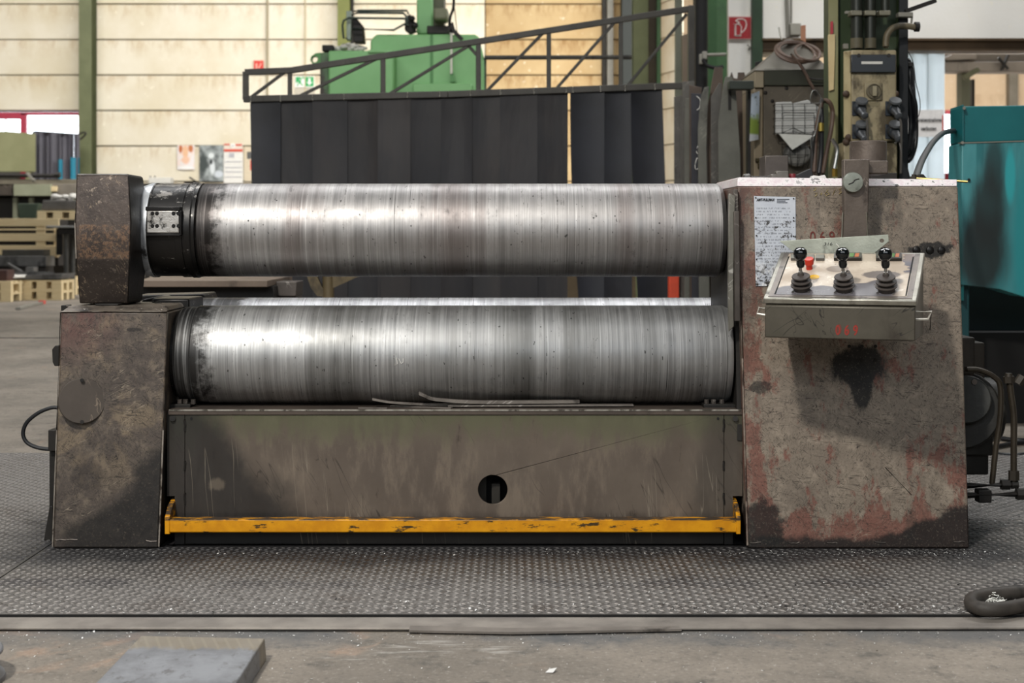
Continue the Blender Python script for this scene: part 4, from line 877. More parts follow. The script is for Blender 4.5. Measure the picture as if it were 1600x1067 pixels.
flakes('swarf_on_concrete', 'small pale chips scattered on the bare concrete in front', 800, lambda: (RND.uniform(-1.2, 1.25), RND.choice((RND.uniform(-1.35, -.80), -.80-abs(RND.gauss(0, .05)))), FLOORZ), CHIP, .0007, .0026)
flakes('corner_fluff_chips', 'pale chips swept along the foot of the gear housing', 160, lambda: (RND.uniform(.9, 1.5), -.01-abs(RND.gauss(0, .025)), .001), plain('pale_dust', '#8b8a88', .8), .001, .004)
flakes('rear_swarf', 'pale swarf on the tread plate beside the hydraulic pipes', 500, lambda: (RND.uniform(1.33, 2.0), RND.uniform(.1, 1.3), .001), plain('pale_scrap', '#a5a4a1', .7), .001, .006)
p_ = P(861, 1050, GY(1050, FLOORZ))
single('paper_scrap', 'tiny white paper scrap on the concrete near the bottom centre', 'paper scrap', MB().add([p_+Vector(q) for q in ((-.012, -.006, .001), (.004, -.010, .002), (.012, .004, .008), (.002, .010, .001), (-.004, .002, .006))], [(0, 1, 4), (1, 2, 4), (2, 3, 4), (3, 0, 4)]), plain('white_scrap', '#c9c8c5', .8))
# ================================================================ WELDING SCREEN BEHIND THE MACHINE
SYc = 6.0
CURT = M('dark_welding_curtain', .5, 0, .3); _v = CURT.obj(); _r = CURT.n('ShaderNodeObjectInfo').outputs['Random']; _n = CURT.noise(CURT.map(_v, (1, 1, .4)), 3, 5, .6)
CURT.bump(CURT.noise(CURT.map(_v, (4, 1, 1)), 2, 3), .25, .02); CURT = CURT.done(CURT.mix(CURT.math('MULTIPLY', _r, .7), CURT.mix(CURT.rng(_n, .3, .7), '#2a2a2d', '#3c3735'), '#1b1c22'))
CURTN = worn('navy_welding_curtain', '#16171d', '#20222a', 3, .5, 0, '#2b2c33', .6)
TRS = worn('dark_grey_frame_steel', '#35332f', '#413e39', 6, .5, .3, '#24221f', .6)
scn = thing('welding_screen', 'dark strip curtain welding screen hanging from a trussed steel boom', 'welding screen', (P(720, 300, SYc).x, SYc, FLOORZ))
def bar(par, name, a, b, w_=.045, Y=SYc, mat=TRS, h_=None):
    return part(par, name, MB().bar(P(*a, Y), P(*b, Y), w_, h_ or w_), mat, .003)
for a, b in (((383, 113), (456, 110)), ((455, 110), (1084, 13))): bar(scn, 'top_chord', a, b, .042)
for a, b in (((381, 155), (700, 147.5)), ((700, 147.5), (1068, 134))): bar(scn, 'bottom_chord', a, b, .045)
for x, y0, y1, w_ in ((384, 112, 156, .040), (453, 110, 154, .030), (598.5, 88, 150, .034), (747.5, 63, 146, .036), (857.5, 47, 142, .032), (970, 30, 138, .030)):
    bar(scn, 'upright', (x, y0), (x, y1), w_)
for a, b in (((391, 153), (446, 112)), ((462, 153), (594, 89)), ((607, 148), (738, 68)), ((760, 143), (850, 50)), ((868, 140), (963, 32)), ((979, 136), (1073, 22)), ((729, 68), (745, 86))):
    bar(scn, 'diagonal', a, b, .022)
part(scn, 'post', MB().box(X(1075, SYc), X(1084.5, SYc), SYc-.03, SYc+.04, FLOORZ, Z(9, SYc)), TRS, .004)
part(scn, 'post_foot', MB().box(X(1040, SYc), X(1110, SYc), SYc-.25, SYc+.25, FLOORZ, FLOORZ+.02), TRS)
seams = [392, 437, 490, 541, 592, 640, 691, 736, 783, 838, 886]
gaps = [891.5, 943, 986.5, 1034]
def strip_(a, b, k, ta):
    y = SYc+(.016 if k % 2 else -.002); ztop = Z(ta-5, SYc); xa, xb = X(a-1.6, SYc), X(b+1.6, SYc); mb = MB()
    ph = RND.uniform(0, 6); sl = RND.uniform(-.012, .012); yaw = RND.uniform(-.02, .02); bow = RND.uniform(.004, .014); zb_ = FLOORZ+.06
    def f(o):
        def g(u, v):
            tp = 1-v; ex = (.035*tp*(1-u) if a < 400 else 0)+(.055*tp*u if b > 1030 else 0)+(.10*tp*tp*(1-u) if 891 < a < 894 else 0)+(.07*tp*tp*(1-u) if 986 < a < 989 else 0)
            return Vector((xa+(xb-xa)*u+sl*tp*.6+ex, y+o+yaw*(u-.5)+bow*(1-4*(u-.5)**2)+.006*math.sin(7*v+ph), zb_+(ztop-zb_)*v))
        return g
    n1 = MB().grid(8, 10, f(0)); n2 = MB().grid(8, 10, f(.005)); mb.add(n1.v, n1.f); mb.add(n2.v, n2.f)
    part(scn, 'curtain_strip', mb, CURTN if (a < 400 or a > 890) else CURT)
k = 0
for a, b in zip(seams[:-1], seams[1:]): strip_(a, b, k, 158-(a-392)*.0268); k += 1
for a, b in zip(gaps[:-1], gaps[1:]): strip_(a+ .8, b-.8 if b > 1030 else b, k, 158-(a-392)*.0268); k += 1
TIE = plain('pale_cord', '#bfbbae', .7)
for px in (392, 438, 488, 537, 637, 687, 735, 782, 834, 885, 895, 938, 977, 1023):
    py = 155.5-(px-383)*.0312
    part(scn, 'tie', MB().tube([P(px, py-4, SYc-.028), P(px+RND.uniform(-.6, .6), py+5, SYc-.03)], .0035, 5), TIE)

# trestle, table and posts seen through the gap between the rolls
TBL = worn('brown_bench_steel', '#6a5c50', '#7a6b5e', 5, .5, .2, '#4a4038', .58)
tb = thing('steel_table', 'low dark bench with a brown steel top behind the rolls', 'bench', (X(330, 2.6), 2.9, FLOORZ))
tyz = Z(437, 2.4)
part(tb, 'table_top', MB().prism_z([(X(216, 2.3), 2.3), (X(418, 2.3), 2.3), (X(452, 3.0), 3.1), (X(250, 3.2), 3.1)], tyz-.03, tyz), TBL, .003)
part(tb, 'table_body', MB().box(X(216, 2.35), X(425, 2.35), 2.4, 3.0, FLOORZ, tyz-.03), DARK)
single('square_steel_block', 'grey square steel block right of the low bench', 'block', MB().hexa([P(432, 463, 2.5), P(463, 463, 2.5), P(463, 463, 2.5)+Vector((0, .2, 0)), P(432, 463, 2.5)+Vector((0, .2, 0))], [P(431, 440, 2.5), P(464, 440, 2.5), P(464, 440, 2.5)+Vector((0, .2, 0)), P(431, 440, 2.5)+Vector((0, .2, 0))]).box(X(434, 2.5), X(462, 2.5), 2.52, 2.7, FLOORZ, Z(463, 2.5)), MIDST, .004)
BRS = worn('tan_trestle_paint', '#62563f', '#73654b', 8, .5, .2, '#4b4233', .56)
tr = thing('tripod_trestle', 'tan painted tripod stand between bench and welding screen', 'stand', (P(512, 460, 4.2).x, 4.3, FLOORZ))
part(tr, 'column', MB().cyl(P(513, 404, 4.2), Vector((P(513, 404, 4.2).x, 4.2, FLOORZ)), .034, seg=14), BRS)
part(tr, 'gusset', MB().pprism([(470, 404), (482, 404), (505, 452), (507, 463), (496, 463), (486, 450)], 4.18, .04), BRS)
part(tr, 'gusset', MB().pprism([(519, 404), (570, 404), (560, 432), (520, 450)], 4.18, .04), BRS)
part(tr, 'top_plate', MB().box(X(470, 4.2), X(555, 4.2), 4.05, 4.4, Z(404, 4.2), Z(398, 4.2)), BRS)
single('orange_post', 'bright orange red steel post standing beside the screen end', 'post', MB().box(X(1046, 5.2), X(1061, 5.2), 5.2, 5.3, FLOORZ, Z(400, 5.2)), plain('orange_red_paint', '#cf4a2c', .5), .004)
WOOD = M('pale_pallet_wood', .75); _v = WOOD.obj(); _n = WOOD.noise(WOOD.map(_v, (1.2, 1.2, 14)), 4, 5, .65); WOOD = WOOD.done(WOOD.mix(_n, '#c4ac80', '#e4d2aa'))
for a, b, nm in ((884, 902, 'timber post seen through the wide gap in the screen'), (979, 990, 'timber post seen through the narrow gap in the screen')):
    single('timber_post', nm, 'post', MB().box(X(a-3, 6.6), X(b+3, 6.6), 6.6, 6.7, FLOORZ, Z(425, 6.6)), worn('grey_brown_timber', '#7b6a52', '#8d7a5f', 5, .7))

# ================================================================ STEEL SHEETS LEANING IN A RACK
SHT = [worn('dark_sheet_a', '#4a4844', '#585550', 6, .5, .4, '#34322f', .58, '#6f6b64'), worn('dark_sheet_b', '#2b2b30', '#34343a', 5, .5, .3, '#222225', .6), worn('grey_sheet_c', '#595851', '#67665e', 5, .5, .35, '#45443f', .56, '#7b796f'), worn('brown_sheet_d', '#4a3f37', '#574a40', 6, .55, .25, '#322b26', .57)]
YS = 4.6
sheets = [
 ([(1052, 292), (1055, 150), (1066, 147), (1068, 292)], 0, 5.35, 'narrow grey sheet, leftmost in the rack of offcuts'),
 ([(1062, 292), (1065, 147), (1073, 155), (1066, 292)], 0, 5.3, 'thin dark sheet edge second from left in the rack'),
 ([(1066, 295), (1068, 126), (1087, 125), (1087, 295)], 0, 5.15, 'tall grey sheet with square top beside the boom post'),
 ([(1067, 295), (1071, 200), (1073, 152), (1079, 152), (1076, 295)], 2, 5.05, 'narrow lighter strip in front of the tall square sheet'),
 ([(1077, 295), (1079, 131), (1099, 135), (1098, 145), (1095, 295)], 3, 4.95, 'reddish brown topped sheet behind the navy one'),
 ([(1079, 295), (1082, 144), (1098, 145), (1093, 295)], 1, 4.85, 'blue black sheet with chalk loops on it'),
 ([(1091, 274), (1092, 200), (1097, 150), (1103, 135), (1110, 133), (1107, 180), (1105, 230), (1110, 292), (1096, 295)], 2, 4.70, 'curved pale grey brown offcut with notched edge'),
 ([(1105, 295), (1107, 170), (1112, 140), (1119, 103), (1132, 103), (1132, 130), (1126, 200), (1120, 295)], 3, 4.80, 'tall dark sheet with a tapered top standing above the rest'),
 ([(1110, 295), (1113, 150), (1126, 128), (1130, 130), (1122, 295)], 0, 4.62, 'slim grey sheet with bright edge in front of the tapered one'),
 ([(1122, 295), (1124, 190), (1133, 130), (1136, 118), (1146, 118), (1152, 135), (1158, 240), (1161, 295)], 2, 4.5, 'broad grey plate with narrow rounded top in the rack middle'),
 ([(1140, 295), (1141, 123), (1146, 110), (1149, 120), (1155, 121), (1156, 111), (1166, 111), (1168, 121), (1176, 121), (1178, 295)], 3, 5.0, 'dark notched sheet at the right end of the rack'),
]
for pts, mi, Y, lab in sheets:
    mb = MB(); lean = .12
    base = [(X(x, Y), Z(y, Y)) for x, y in pts]; zmin = min(z for x, z in base)
    low = [(x, z if z > zmin+.15 else FLOORZ) for x, z in base]
    mb.loft([(x, Y+lean*(z/1.8-.5), z) for x, z in low], [(x, Y+lean*(z/1.8-.5)+.012, z) for x, z in low])
    o = single('steel_sheet', lab, 'steel sheet', mb, SHT[mi], .0015, group='offcut sheets leaning in the rack')
    if 'navy' in lab or 'chalk' in lab:
        cm = MB()
        for s_ in ([(1089, 232), (1092, 226), (1093, 234), (1090, 240), (1088, 236)], [(1086, 258), (1089, 247), (1093, 252), (1092, 262), (1087, 264), (1086, 258)], [(1088, 150), (1094, 156), (1093, 168), (1089, 172)]):
            cm.tube(spline([P(x, y, Y-.055+.0) for x, y in s_], 4), .0025, 5)
        part(o, 'chalk_mark', cm, NPEN)
rk = thing('sheet_rack', 'dark steel rack bar holding the leaning sheets upright', 'rack', (X(1160, 4.4), 4.4, FLOORZ))
part(rk, 'top_bar', MB().box(X(1140, 4.4), X(1178, 4.4), 4.4, 4.5, Z(139, 4.4), Z(126, 4.4)), worn('rack_green_black', '#2b302b', '#363b35', 5, .4, .3), .003)
for px in (1143, 1174):
    part(rk, 'leg', MB().box(X(px, 4.42), X(px+5, 4.42), 4.55, 4.62, FLOORZ, Z(130, 4.42)), DARK)
single('dark_plank', 'dark upright wedge plate leaning beside the hooded cabinet', 'steel sheet', MB().prism([(X(1177, 5.2), FLOORZ), (X(1190, 5.2), FLOORZ), (X(1190, 5.2), Z(95, 5.2)), (X(1180, 5.2), Z(97, 5.2))], 5.2, 5.22), DARK, .002)
# steel parts between boom post and green column
cl_ = thing('column_clamp_gear', 'black pipework and clamp standing before the green hall column', 'pipework', (X(1110, 8), 8, FLOORZ))
part(cl_, 'pipe', MB().cyl((X(1096, 8), 8, FLOORZ), (X(1096, 8), 8, 8), .05, seg=12), BLACK)
part(cl_, 'pipe', MB().cyl((X(1104, 8), 8.1, FLOORZ), (X(1104, 8), 8.1, 8), .022, seg=10), DARK)
part(cl_, 'cross_pipe', MB().cyl(P(1096, 86, 7.95), P(1134, 85, 7.95), .014, seg=10), GREYST)
part(cl_, 'clamp', MB().pbox(1098, 80, 1105, 92, 7.9, .08).pbox(1093, 84, 1099, 100, 7.92, .06), GREYST, .005)
part(cl_, 'hanging_cable', MB().tube(spline([P(x, y, 7.9) for x, y in ((1098, 92), (1104, 102), (1118, 106), (1130, 104))], 5), .016, 8), BLACK)
i_column('column_4', X(1107, 8.6), X(1136, 8.6), 8.6, .3, MGREEN)
struct('trim_12', MB().box(X(1056, 9.5), X(1066, 9.5), 9.5, 9.6, 0, 9), worn('grey_green_steel', '#5d6053', '#6b6d5f', 3))
struct('trim_13', MB().box(X(1087, 9.2), X(1107, 9.2), 9.2, 9.4, 0, 9), DARKST)
struct('trim_14', MB().prism([(X(1066, 9.3), Z(55, 9.3)), (X(1076, 9.3), Z(52, 9.3)), (X(1077, 9.3), 0), (X(1073, 9.3), 0)], 9.3, 9.4), worn('brown_beam', '#6d5f50', '#7a6b5a', 3))

# ================================================================ GREEN BORING MACHINE FAR BEHIND
GY_ = 12.0
GRN = worn('machine_green_paint', '#74a86c', '#7eb276', 2, .45, 0, '#4f8449', .64); GRN2 = worn('darker_machine_green', '#4d7f49', '#558a51', 2, .5, 0, '#3c6639', .62)
gm = thing('boring_machine', 'big green machine tool rising behind the welding screen', 'machine tool', (X(630, GY_), GY_+.5, FLOORZ))
part(gm, 'gear_case', MB().pprism([(575, 170), (579, 62), (588, 53.5), (742, 53.5), (749, 58), (756, 88), (757, 170)], GY_, 1.6), GRN, .02)
part(gm, 'gear_case_base', MB().box(X(500, GY_), X(757, GY_), GY_+.1, GY_+1.5, FLOORZ, Z(165, GY_)), GRN2)
part(gm, 'side_box', MB().pbox(513, 79, 615, 165, GY_-.35, .9), GRN, .02)
part(gm, 'side_box_end', MB().pbox(500, 82, 514, 165, GY_-.30, .8), worn('stained_green_panel', '#54724d', '#465c41', 4, .5, 0, '#39332d', .5), .01)
part(gm, 'side_step', MB().pbox(575, 78, 614, 82, GY_-.38, .9), worn('pale_green_lip', '#86b67e', '#7aab72', 3), .004)
part(gm, 'panel_seam', MB().pbox(672, 54, 676.5, 130, GY_-.012, .03), GRN2)
part(gm, 'foot_ledge', MB().pbox(645, 130, 737, 144, GY_-.12, .2), GRN, .01)
part(gm, 'ram_column', MB().pbox(651, -20, 676, 53, GY_+.3, .5), GRN, .015)
part(gm, 'ram_column_side', MB().pbox(672, -20, 694, 47, GY_+.45, .4), worn('stained_olive_housing', '#4a4c3a', '#5a5b47', 4, .5, .1, '#2c2b23', .5), .01)
part(gm, 'motor', MB().pbox(677, 12, 700, 31, GY_+.05, .3), worn('olive_grey_motor', '#6a6c55', '#757760', 5), .03)
part(gm, 'base_ring', MB().pbox(667, 40, 702, 53, GY_+.2, .4), DARK, .01)
part(gm, 'ladder_strip', MB().pbox(703.5, 45, 707, 115, GY_-.1, .03), plain('pale_strip', '#c8c6b8', .5))
part(gm, 'strip_foot', MB().pprism([(704, 112), (708, 112), (712, 128), (703, 128)], GY_-.08, .05), GRN2)
part(gm, 'cable_bracket', MB().pprism([(700, 38), (708, 34), (711, 46), (706, 52), (699, 48)], GY_-.1, .1).bar(P(707, 46, GY_-.1), P(722, 62, GY_-.1), .05, .04), DARK)
part(gm, 'cable', MB().tube(spline([P(x, y, GY_-.1) for x, y in ((702, 40), (704, 25), (708, 14), (709, 0), (707, -10))], 5), .016, 8), BLACK)
part(gm, 'cable', MB().tube(spline([P(x, y, GY_-.1) for x, y in ((708, -5), (711, 20), (714, 50))], 5), .006, 6), BLACK)
part(gm, 'lifting_eye', MB().holed([(X(x, GY_-.3), Z(y, GY_-.3)) for x, y in ((501, 82), (493, 83), (486, 88), (484.5, 94), (488, 99.5), (501, 102))], [circ(X(491.5, GY_-.3), Z(92.5, GY_-.3), .034, 14)], lambda x, z: (x, GY_-.3, z), lambda x, z: (x, GY_-.2, z)), GRN2, .004)
part(gm, 'oil_pot', MB().pbox(503, 70, 521, 80, GY_-.2, .2), DARK, .01)
part(gm, 'head_bracket', MB().pprism([(541, 17), (549, 17), (548, 62), (541, 62)], GY_+.0, .12), worn('pale_grey_bracket', '#9aa597', '#8d988b', 4), .006)
part(gm, 'head_arm', MB().pprism([(550, 28), (555, 26), (567, 40), (569, 66), (552, 66)], GY_+.02, .2), DARK, .01)
RAIL = plain('dark_bare_rail', '#3c4640', .4, .4)
for pts in (((543, 60), (537, 60), (535, 40), (537, 32), (545, 28), (632, 29), (637, 40)), ((549, 24), (558, 20), (630, 20.5), (634, 24), (637, 34)), ((553, 17.5), (560, 16.5), (636, 16.5), (638, 22)), ((550, 45), (615, 47), (637, 35))):
    part(gm, 'guard_rail', MB().tube([P(x, y, GY_-.05) for x, y in pts], .013, 8), RAIL)
part(gm, 'lever_cluster', MB().pprism([(633, 26), (641, 22), (647, 32), (650, 48), (640, 52), (632, 46)], GY_+.05, .15).sphere(P(644, 29, GY_), .035).sphere(P(648, 40, GY_), .04), DARK, .004)
mb = MB()
part(gm, 'side_rail', MB().cyl(P(757, 90, GY_), P(987, 89.5, GY_), .026, seg=10), TRS)
part(gm, 'side_post', MB().pbox(754, 90, 760, 150, GY_+.05, .06), DGREEN)
for k in range(26):
    px = RND.uniform(524, 572); h = (1-abs(px-548)/32)
    mb.sphere(P(px, 79-RND.uniform(0, 11)*max(.2, h), GY_+RND.uniform(-.2, .2)), RND.uniform(.02, .045), 7, 4, (1.4, 1, .7))
single('rag_heap', 'heap of pale crumpled rags and waste on the green side box', 'rags', mb, worn('pale_rags', '#d0cdc4', '#b5b1a8', 6, .8, 0, '#6b655c', .58), kind='stuff')

# ================================================================ SIGNS AND PAPERS ON THE BACK WALL
WF = WY-.03
def flatquads(par, name, polys, Y, mat, t=.004):
    m_ = MB()
    for p_ in polys: m_.pprism(p_, Y, t)
    return part(par, name, m_, mat)
PAPER = plain('white_paper', '#dddad2', .8); REDP = plain('sign_red', '#c8372b', .45); GREENP = plain('sign_green', '#2f9b57', .4); WHITEP = plain('sign_white', '#e8e6df', .4)
s_ = thing('fire_hose_sign', 'small red square fire sign on the cream wall above the boom end', 'sign', P(404, 110, WF))
flatquads(s_, 'board', [[(396.5, 94.5), (411.5, 94.5), (411.5, 110), (396.5, 110)]], WF, REDP, .02)
flatquads(s_, 'pictogram', [[(403, 106), (408, 98), (409, 99), (405, 107)], [(399.5, 99), (402, 99), (402, 107), (399.5, 107)]], WF-.004, plain('faded_pink', '#e0a08f', .5))
s_ = thing('emergency_exit_sign', 'green and white emergency exit sign left of the green machine', 'sign', P(476, 136, WF))
flatquads(s_, 'board', [[(461, 119), (491, 119), (491, 136.5), (461, 136.5)]], WF, WHITEP, .02)
flatquads(s_, 'green_field', [[(476.5, 120), (490, 120), (490, 135), (476.5, 135)], [(462, 120), (470, 120), (466, 128), (462, 130)], [(470.5, 120), (475, 120), (475, 124)]], WF-.004, GREENP)
flatquads(s_, 'arrow', [[(482, 122), (485, 122), (485, 128), (488, 128), (483.5, 133), (479, 128), (482, 128)]], WF-.008, WHITEP)
flatquads(s_, 'running_figure', [[(469, 122), (471.5, 122), (471.5, 124.5), (469, 124.5)], [(466, 125.5), (471, 125), (470, 129), (474, 133), (472.5, 134), (468, 130), (465, 134.5), (463.5, 134), (466.5, 129)]], WF-.008, GREENP)
single('grey_board', 'pale grey board fixed to the wall below the exit sign', 'board', MB().pprism([(461, 137.5), (492, 137.5), (492, 149), (461, 149)], WF, .02), plain('pale_board', '#b9b1a0', .7))
def poster(label, x0, y0, x1, y1, mat, extra=None):
    t = thing('poster', label, 'poster', P((x0+x1)/2, y1, WF), 'papers pinned to the back wall')
    m_ = MB(); m_.grid(8, 6, lambda u, v: P(x0+(x1-x0)*u, y1+(y0-y1)*v, WF)+Vector((0, -.02*math.sin(u*3)*(1-v), 0))); m_.grid(8, 6, lambda u, v: P(x0+(x1-x0)*u, y1+(y0-y1)*v, WF)+Vector((0, .002-.02*math.sin(u*3)*(1-v), 0)))
    part(t, 'sheet', m_, mat); return t
pm = M('warm_poster_print', .6); v = pm.pos(); nz = pm.noise(v, 9, 3); c = pm.mix(pm.rng(nz, .4, .6), '#e3cfc4', '#ddd6d3')
for cx, cy, rx, ry, col in ((282, 233, 4, 8, '#b5663a'), (298, 232, 5, 8, '#b86f45'), (290, 238, 6, 16, '#dcb08c'), (290, 250, 9, 8, '#e0b79b'), (290, 262, 16, 3.5, '#e6e3de')):
    q_ = P(cx, cy, WF); c = pm.mix(pm.blob(v, (q_.x, 0, q_.z), (rx*.0108, 99, ry*.0108), nz, .7, .3), c, col)
poster('small pale poster in warm pink and orange tones on the back wall', 277, 227, 304, 265, pm.done(c))
pm = M('monochrome_poster_print', .6); v = pm.pos(); nz = pm.noise(v, 7, 5, .6); c = pm.mix(pm.rng(nz, .35, .65), '#5c605f', '#9da3a1')
for cx, cy, rx, ry, col in ((318, 255, 8, 25, '#3f4644'), (330, 243, 6, 6, '#d3d8d6'), (332, 262, 5, 14, '#cfd3d3'), (330, 253, 3, 5, '#2c2f2f'), (342, 272, 9, 7, '#c2c7cb')):
    q_ = P(cx, cy, WF); c = pm.mix(pm.blob(v, (q_.x, 0, q_.z), (rx*.0108, 99, ry*.0108), nz, .9, .3), c, col)
poster('black and white photographic poster between two papers', 311.5, 227, 349, 283, pm.done(c))
ca_ = thing('wall_calendar', 'tall white wall calendar with a red and white header', 'calendar', P(364.5, 286, WF), 'papers pinned to the back wall')
flatquads(ca_, 'sheet', [[(349.5, 236), (379.5, 236), (379.5, 286), (349.5, 286)]], WF, PAPER)
flatquads(ca_, 'header', [[(349.5, 224), (379.5, 224), (379.5, 237.5), (349.5, 237.5)]], WF-.004, plain('pale_header', '#d9cdbd', .6))
flatquads(ca_, 'header_band', [[(350, 224.5), (359, 224.5), (359, 227), (350, 227)], [(350, 233), (379, 233), (379, 237), (350, 237)], [(368, 225), (378, 225), (378, 228), (368, 228)]], WF-.008, plain('calendar_red', '#c8503f', .5))
part(ca_, 'disc', MB().cyl(P(364, 227.5, WF-.005), P(364, 227.5, WF-.014), .047, seg=18), WHITEP)
part(ca_, 'disc_hole', MB().cyl(P(364, 227.5, WF-.014), P(364, 227.5, WF-.017), .013, seg=10), DARK)
flatquads(ca_, 'month_rule', [[(351, y), (378, y), (378, y+1.1), (351, y+1.1)] for y in (252, 261, 268, 276)], WF-.007, plain('grey_rule', '#a9a7ab', .6))
flatquads(ca_, 'date_slider', [[(358, 239), (366, 239), (366, 246), (358, 246)]], WF-.007, plain('grey_print_block', '#b0aeb2', .6))
nb = thing('notice_board', 'narrow pale notice sheet with grey and red bits beside the screen edge', 'notice', P(388, 282, WF), 'papers pinned to the back wall')
flatquads(nb, 'sheet', [[(382, 229), (398, 229), (398, 283), (382, 283)]], WF, plain('beige_sheet', '#cfc0a5', .7))
flatquads(nb, 'grey_patch', [[(386, 237), (398, 237), (398, 248), (386, 248)]], WF-.005, plain('dark_grey_print', '#5b5a57', .6))
flatquads(nb, 'red_patch', [[(391, 250), (398, 250), (398, 266), (391, 266)]], WF-.005, REDP)
# worktop under the papers with small tools
wt = thing('wall_bench', 'dark workbench along the wall under the papers', 'workbench', (X(300, 24.6), 25, FLOORZ))
part(wt, 'bench_top', MB().box(X(212, 24.6), X(470, 24.6), 24.5, 25.5, Z(286.5, 24.5)-.05, Z(286.5, 24.5)), DARK, .005)
for px in (225, 440): part(wt, 'leg', MB().box(X(px, 24.7), X(px+8, 24.7), 24.7, 24.8, FLOORZ, Z(286, 24.6)), DARK)
single('pale_box', 'flat pale box on the wall bench near the yoke', 'box', MB().box(X(232, 24.6), X(266, 24.6), 24.6, 24.9, Z(286.5, 24.5), Z(277, 24.6)), plain('pale_box', '#c9c6bd', .6), .01)
for px in (235, 242): single('spray_can', 'dark small can standing behind the pale box, '+('left' if px == 235 else 'right')+' of two', 'can', MB().lathe([(.03, 0), (.03, .12), (.015, .14), (.015, .17)], (X(px, 25.0), 25.0, Z(286.5, 24.5)), (0, 0, 1), 10), DARK, group='cans on the wall bench')
single('hand_lever', 'dark slanted tool handle lying on the wall bench', 'tool', MB().bar(P(296, 277, 24.7), P(308, 285, 24.7), .03, .03).bar(P(288, 285.5, 24.7), P(310, 285.5, 24.7), .03, .03), DARK)

# ================================================================ FAR LEFT: SCREENS, BENCHES, PALLETS
ob = single('olive_panel', 'olive green sheet panel standing before the red gate', 'panel', MB().pprism([(-60, 205), (10, 205), (55, 209), (55, 268), (-60, 268)], 24.9, .04).box(X(-60, 24.92), X(-50, 24.92), 24.92, 24.96, FLOORZ, Z(260, 24.9)).box(X(40, 24.92), X(48, 24.92), 24.92, 24.96, FLOORZ, Z(260, 24.9)), worn('olive_panel_paint', '#80805c', '#8c8c68', 2, .6, 0, '#6d6d50', .6))
gc = thing('strip_curtain', 'grey and blue plastic strip curtain hanging in the gate window', 'curtain', P(90, 288, 25.2))
GS = plain('grey_plastic_strip', '#4d4b52', .5); BS = plain('blue_plastic_strip', '#0f7188', .5)
part(gc, 'hanging_rail', MB().cyl(P(54, 205, 25.25), P(125, 210, 25.25), .012, seg=8), DARK)
for a, b, mt in ((55, 63, GS), (62, 73, GS), (72.5, 80, GS), (79.5, 91, GS), (91, 100, GS), (99, 108, GS), (107, 116, GS), (115, 124, GS), (90.5, 97, BS), (111, 124, BS)):
    m_ = MB(); yt = 206+(a-55)*.055; yb_ = 288; yy = 25.2+RND.uniform(-.02, .02)+(-.06 if mt is BS else 0)
    if mt is BS: yt = 246+6*((a*7) % 3)
    m_.grid(5, 8, lambda u, v: P(a+(b-a)*u, yb_+(yt-yb_)*v, yy)+Vector((0, .03*math.sin(u*5+a), .0))); m_.grid(5, 8, lambda u, v: P(a+(b-a)*u, yb_+(yt-yb_)*v, yy+.004)+Vector((0, .03*math.sin(u*5+a), .0)))
    part(gc, 'plastic_strip', m_, mt)
for px in (52.5, 71, 75, 98, 104): part(gc, 'clip', MB().sphere(P(px, 207+(px-52)*.05, 25.15), .03, 8, 5), DARK)
part(gc, 'wall_hook', MB().tube(spline([P(x, y, 25.0) for x, y in ((124, 210), (129, 207), (134, 208), (131, 213), (125, 218))], 4), .02, 6), DARK)
BY = 21.0
lb = thing('roller_bench', 'long dark roller bench with steel stock at the far left', 'bench', (X(50, BY), BY, FLOORZ))
part(lb, 'shaft', MB().cyl(P(-40, 274, BY), P(93, 274.5, BY), .036, seg=14), DARK)
part(lb, 'shaft_collar', MB().cyl(P(86, 273.5, BY), P(94, 273.5, BY), .05, seg=14), HG)
part(lb, 'clamp_lever', MB().bar(P(42, 270, BY-.1), P(54, 284, BY-.1), .05, .04).sphere(P(52, 281, BY-.12), .03), GREYST)
part(lb, 'upper_rail', MB().pbox(-40, 280, 120, 288, BY, .4), worn('olive_grey_rail', '#6a6354', '#777061', 4), .005)
part(lb, 'saw_teeth_block', MB().pprism([(-10, 308), (-10, 289), (2, 292), (6, 289), (10, 292), (14, 289), (18, 292), (20, 308)], BY-.1, .3), worn('dark_brown_block', '#3f3831', '#4b433b', 4))
part(lb, 'green_beam', MB().pbox(21, 288, 79, 306, BY-.15, .3), worn('pale_green_grey', '#868871', '#93957e', 3), .006)
part(lb, 'beam_end', MB().pbox(79, 287, 122, 305, BY-.05, .3), worn('grey_brown_stock', '#6e675c', '#7c756a', 4), .006)
part(lb, 'wood_packer', MB().pbox(79, 291, 88, 299, BY-.12, .2), WOOD, .004)
part(lb, 'shelf', MB().pbox(-40, 305, 122, 308, BY-.1, .5), DARK)
part(lb, 'bench_body', MB().box(X(-40, BY), X(122, BY), BY+.1, BY+.5, FLOORZ, Z(308, BY)), plain('bench_shadow_paint', '#2a2824', .7))
for px in (20, 45, 110): part(lb, 'leg', MB().pbox(px, 305, px+6, 400, BY-.05, .1), worn('green_grey_leg', '#6d6f5c', '#7a7c68', 4))
single('waste_tub', 'dark green tapered waste tub under the roller bench', 'tub', MB().loft([P(30, 344, 19.1), P(53, 344, 19.1), P(53, 344, 19.1)+Vector((0, .3, 0)), P(30, 344, 19.1)+Vector((0, .3, 0))], [P(27, 318, 19.1), P(61, 318, 19.1), P(61, 318, 19.1)+Vector((0, .4, 0)), P(27, 318, 19.1)+Vector((0, .4, 0))]), worn('dark_green_plastic', '#2f3a2d', '#394536', 4), .01)
